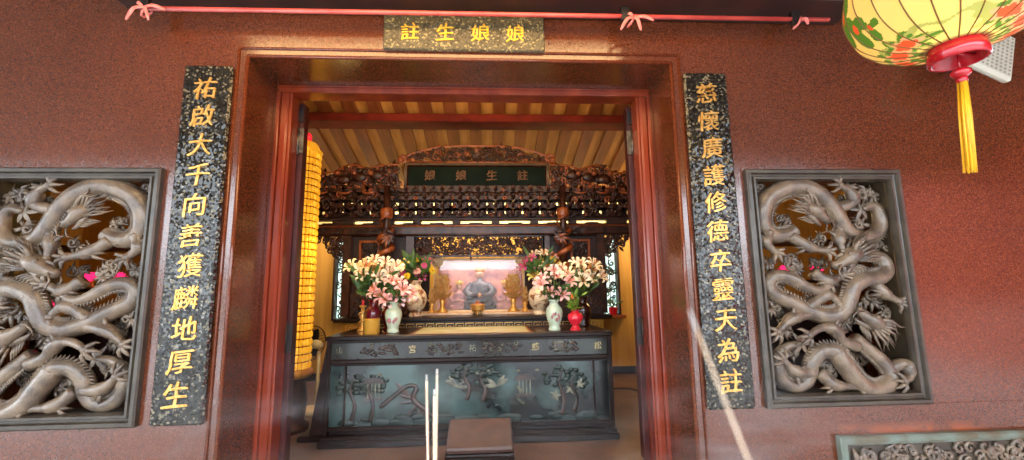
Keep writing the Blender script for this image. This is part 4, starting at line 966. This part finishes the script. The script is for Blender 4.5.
def flower(kind, colour, base, tip, face, scale, name, label, cat, group, leaves=3):
    o = thing(name, label, cat, base, group); base = Vector(base); tip = Vector(tip)
    d = tip - base
    s = bpy.data.objects.new('stem', STEM); COL.objects.link(s); s.parent = o; s.rotation_euler = d.to_track_quat('Z', 'Y').to_euler(); s.scale = (1, 1, d.length)
    b = bpy.data.objects.new('bloom', BL[(kind, colour)]); COL.objects.link(b); b.parent = o; b.location = d; b.scale = (scale,)*3
    b.rotation_euler = Vector(face).to_track_quat('Z', 'Y').to_euler()
    if leaves:
        mb = MB(); rr = random.Random(int((tip.x*77 + tip.z*131)*10))
        for q in range(leaves):
            t = rr.uniform(.25, .85); a = rr.uniform(0, 6.28); mb.leaf(d*t, (math.cos(a), math.sin(a), rr.uniform(.0, .9)), rr.uniform(.09, .16), rr.uniform(.025, .04), (0, 0, 1), .25)
        mb.build('leaves', MT['leaf'], None); lv = bpy.context.scene.collection.objects[-1]; lv.parent = o
    return o
def bouquet(mouth, spec, rx, zlo, zhi, group, where, scale=1.0, fwd=.12, seed=0, cone=.9):
    rr = random.Random(seed); m = Vector(mouth); pts = []
    for (kind, colour, cnt) in spec:
        for q in range(cnt):
            best = None
            for tr in range(25):
                x = rr.uniform(-rx, rx); z = rr.uniform(zlo, zhi); y = rr.uniform(-fwd, fwd*.7)
                if (x/rx)**2 + ((z-(zlo+zhi)/2)/((zhi-zlo)/2))**2 > 1: continue
                dd = min([(Vector((x, y, z)) - p).length for p in pts] or [1])
                if best is None or dd > best[0]: best = (dd, x, y, z)
            _, x, y, z = best; pts.append(Vector((x, y, z)))
            f = Vector((x/rx*cone + rr.uniform(-.3, .3), -1 + rr.uniform(-.2, .3), .55 + (z - zlo)/(zhi - zlo)*.6 + rr.uniform(-.3, .2)))
            nm = 'lily' if kind == 'lily' else 'chrysanthemum'
            word = {'white': 'cream white', 'peach': 'peach', 'pink': 'pale pink', 'magenta': 'magenta', 'lemon': 'lemon yellow', 'yellow': 'bright yellow', 'orange': 'orange'}[colour]
            flower(kind, colour, m + Vector((x*.08, y*.08, -.05)), m + Vector((x, y, z)), f, scale*rr.uniform(.85, 1.1), nm, '%s %s in %s' % (word, nm, where), 'flower', '%s %s flowers of %s' % (word, nm, group))
def foliage(mouth, rx, z, nn, label, seed, m='leaf', L=.2):
    rr = random.Random(seed); mb = MB(); c = Vector(mouth)
    for q in range(nn):
        d = Vector((rr.uniform(-rx, rx), rr.uniform(-.16, .1), rr.uniform(z*.25, z))); p = d*rr.uniform(.3, .9)
        mb.leaf(c + p, d.normalized() + Vector((rr.uniform(-.7, .7), rr.uniform(-.7, .3), rr.uniform(-.3, .4))), L*rr.uniform(.6, 1.1), L*.22, (0, -1, .5), .2)
        if q % 3 == 0: mb.tube([c + Vector((0, 0, -.05)), c + p*1.2], .004, 4)
    o = mb.build('foliage', MT[m]); o['kind'] = 'stuff'; tag(o, label, 'leaves')
bouquet(v_ml, [('lily', 'white', 14), ('lily', 'peach', 2)], .26, .23, .43, 'the left front altar', 'the maroon vase at the left of the front altar', 1.0, .14, 1)
foliage(v_ml, .20, .32, 46, 'dark green leaves of the lilies in the left maroon vase', 1)
bouquet(v_cl, [('lily', 'pink', 11)], .16, -.01, .20, 'the left pale green vase', 'the left pale green vase', 1.0, .12, 2)
foliage(v_cl, .12, .14, 14, 'green leaves in the left pale green vase', 2, L=.14)
bouquet(v_pl, [('lily', 'lemon', 1), ('lily', 'magenta', 2), ('mum', 'yellow', 4), ('mum', 'magenta', 2), ('mum', 'pink', 2)], .22, .02, .36, 'the left painted vase', 'the left painted porcelain vase', 1.0, .10, 3)
foliage(v_pl, .18, .36, 30, 'green leaves among the mixed flowers of the left painted vase', 3)
bouquet(Vector(v_pr) + Vector((.05, 0, -.03)), [('lily', 'lemon', 2), ('lily', 'white', 4), ('lily', 'magenta', 3), ('mum', 'yellow', 3), ('lily', 'pink', 2)], .20, .02, .36, 'the right painted vase', 'the right painted porcelain vase', 1.0, .12, 4)
foliage(v_pr, .15, .36, 30, 'green leaves among the mixed flowers of the right painted vase', 4)
bouquet(v_cr, [('lily', 'pink', 7)], .17, .03, .30, 'the right pale green vase', 'the right pale green vase', .9, .1, 5)
foliage(v_cr, .12, .16, 16, 'green leaves in the right pale green vase', 5, L=.14)
bouquet(v_dr, [('lily', 'white', 12), ('lily', 'peach', 2)], .23, .16, .39, 'the right front altar', 'the dark vase at the right of the front altar', 1.0, .14, 6)
foliage(v_dr, .18, .26, 34, 'dark green leaves of the lilies in the right dark vase', 6)
bouquet(v_rr, [('mum', 'orange', 1)], .05, .13, .18, 'the red vase', 'the small bright red vase', .7, .02, 7)
foliage(v_rr, .08, .17, 24, 'light green sprig of leaves in the small red vase', 7, 'leaf2', .10)
# red pot on the right window sill
o = vase('flower_pot', 'red plant pot on the right back window sill', [(.05, 0), (.06, .01), (.075, .11), (.08, .13)], (2.26, 4.20, WZ0+.02), MT['redglaze'])
foliage(o, .12, .16, 16, 'green leaves of the plant in the red pot on the sill', 9, L=.12)
struct(MB().box(1.86, 2.46, 4.12, 4.30, WZ0-.03, WZ0+.02, .005).build('trim_4', MT['rim_wood']))

# ---------------------------------------------------------------- side altars glimpsed through the dragon windows
MT['lotuspink'] = mat('pink_lotus_glow', 'ff4a90', .4, emit='ff3a88', estr=.8)
def lotus(x, y, z, label):
    o = thing('lotus_lamp', label, 'lamp', (x, y, z))
    MB().lathe([(.04, 0), (.045, .015), (.02, .04), (.025, .07)], 14, (x, y, z)).build('foot', MT['gold'], o)
    mb = MB()
    for ring in range(3):
        for q in range(8): a = 2*PI*(q + ring*.5)/8; mb.leaf((x, y, z+.07), (math.cos(a), math.sin(a), .4 + ring*.6), .085, .05, (0, 0, 1), -.2)
    mb.build('petals', MT['lotuspink'], o)
for sx, side in ((-1, 'left'), (1, 'right')):
    r = thing('side_altar', 'dark side altar table behind the %s dragon window' % side, 'altar table', (sx*3.0, 1.25, 0))
    a, b = sorted((sx*2.25, sx*4.6))
    MB().box(a, b, .95, 1.55, 1.17, 1.22, .008).build('table_top', MT['dark_wood2'], r); MB().box(a+.05, b-.05, 1.0, 1.5, 0, 1.17).build('carcass', MT['dark_wood2'], r)
    o = thing('tiered_shelf', 'small dark wooden shelf of offerings on the %s side altar' % side, 'shelf', (sx*3.3, 1.25, 1.22))
    for z in (1.47, 1.86): a, b = sorted((sx*2.55, sx*4.0)); MB().box(a, b, 1.0, 1.35, z-.03, z, .004).build('shelf_board', MT['dark_wood2'], o)
    for x in (2.55, 3.96): a, b = sorted((sx*x, sx*(x+.04))); MB().box(a, b, 1.0, 1.35, 1.22, 1.86, .004).build('upright', MT['dark_wood2'], o)
    lotus(sx*3.46, 1.10, 1.47 if sx > 0 else 1.47, 'pink lotus lamp on the lower shelf behind the %s dragon window' % side)
    lotus(sx*(3.25 if sx < 0 else 3.15), 1.14, 1.47, 'pink lotus lamp nearer the doorway on the lower shelf behind the %s dragon window' % side)
    lotus(sx*3.72, 1.08, 1.22, 'pink lotus lamp on the table top behind the %s dragon window' % side)
    gilt(sx*2.85, 1.12, 1.47, .7, 'gilded lotus lamp on the lower shelf behind the %s dragon window' % side)
    gilt(sx*3.47, 1.08, 1.22, .6, 'gilded lotus lamp on the table top behind the %s dragon window' % side)
    gilt(sx*3.15, 1.12, 1.86, .6, 'gilded lotus lamp on the top shelf behind the %s dragon window' % side)
    light('%s_shelf_lamp' % side, 'POINT', (sx*3.3, .85, 2.35), 2.2, WARM, .05)
# ---------------------------------------------------------------- incense smoke drifting low in front of the doorway
m = bpy.data.materials.new('incense_smoke'); m.use_nodes = True; n = m.node_tree.nodes; L = m.node_tree.links
n.remove(n['Principled BSDF']); vs_ = n.new('ShaderNodeVolumePrincipled'); L.new(vs_.outputs[0], n['Material Output'].inputs['Volume'])
vs_.inputs['Color'].default_value = (.93, .96, 1, 1); vs_.inputs['Anisotropy'].default_value = -.2
tc = n.new('ShaderNodeTexCoord'); mp = n.new('ShaderNodeMapping'); mp.inputs['Scale'].default_value = (.55, 1.2, 2.6); mp.inputs['Rotation'].default_value = (0, .22, 0); L.new(tc.outputs['Object'], mp.inputs[0])
t = n.new('ShaderNodeTexNoise'); t.inputs['Scale'].default_value = 1.7; t.inputs['Detail'].default_value = 3; t.inputs['Distortion'].default_value = .8; L.new(mp.outputs[0], t.inputs['Vector'])
r_ = n.new('ShaderNodeMapRange'); r_.inputs['From Min'].default_value = .50; r_.inputs['From Max'].default_value = .72; r_.inputs['To Min'].default_value = 0; r_.inputs['To Max'].default_value = 1; L.new(t.outputs[0], r_.inputs['Value'])
sx = n.new('ShaderNodeSeparateXYZ'); L.new(tc.outputs['Object'], sx.inputs[0])
rz = n.new('ShaderNodeMapRange'); rz.inputs['From Min'].default_value = 1.15; rz.inputs['From Max'].default_value = .5; rz.inputs['To Min'].default_value = 0; rz.inputs['To Max'].default_value = 1; L.new(sx.outputs['Z'], rz.inputs['Value'])
mu = n.new('ShaderNodeMath'); mu.operation = 'MULTIPLY'; L.new(r_.outputs[0], mu.inputs[0]); L.new(rz.outputs[0], mu.inputs[1])
m2 = n.new('ShaderNodeMath'); m2.operation = 'MULTIPLY'; m2.inputs[1].default_value = .42; L.new(mu.outputs[0], m2.inputs[0]); L.new(m2.outputs[0], vs_.inputs['Density'])
o = MB().box(-1.6, 2.2, -1.2, -.12, -.1, 1.15).build('incense_smoke', m); o['kind'] = 'stuff'; tag(o, 'thin pale incense smoke drifting low across the doorway', 'smoke')
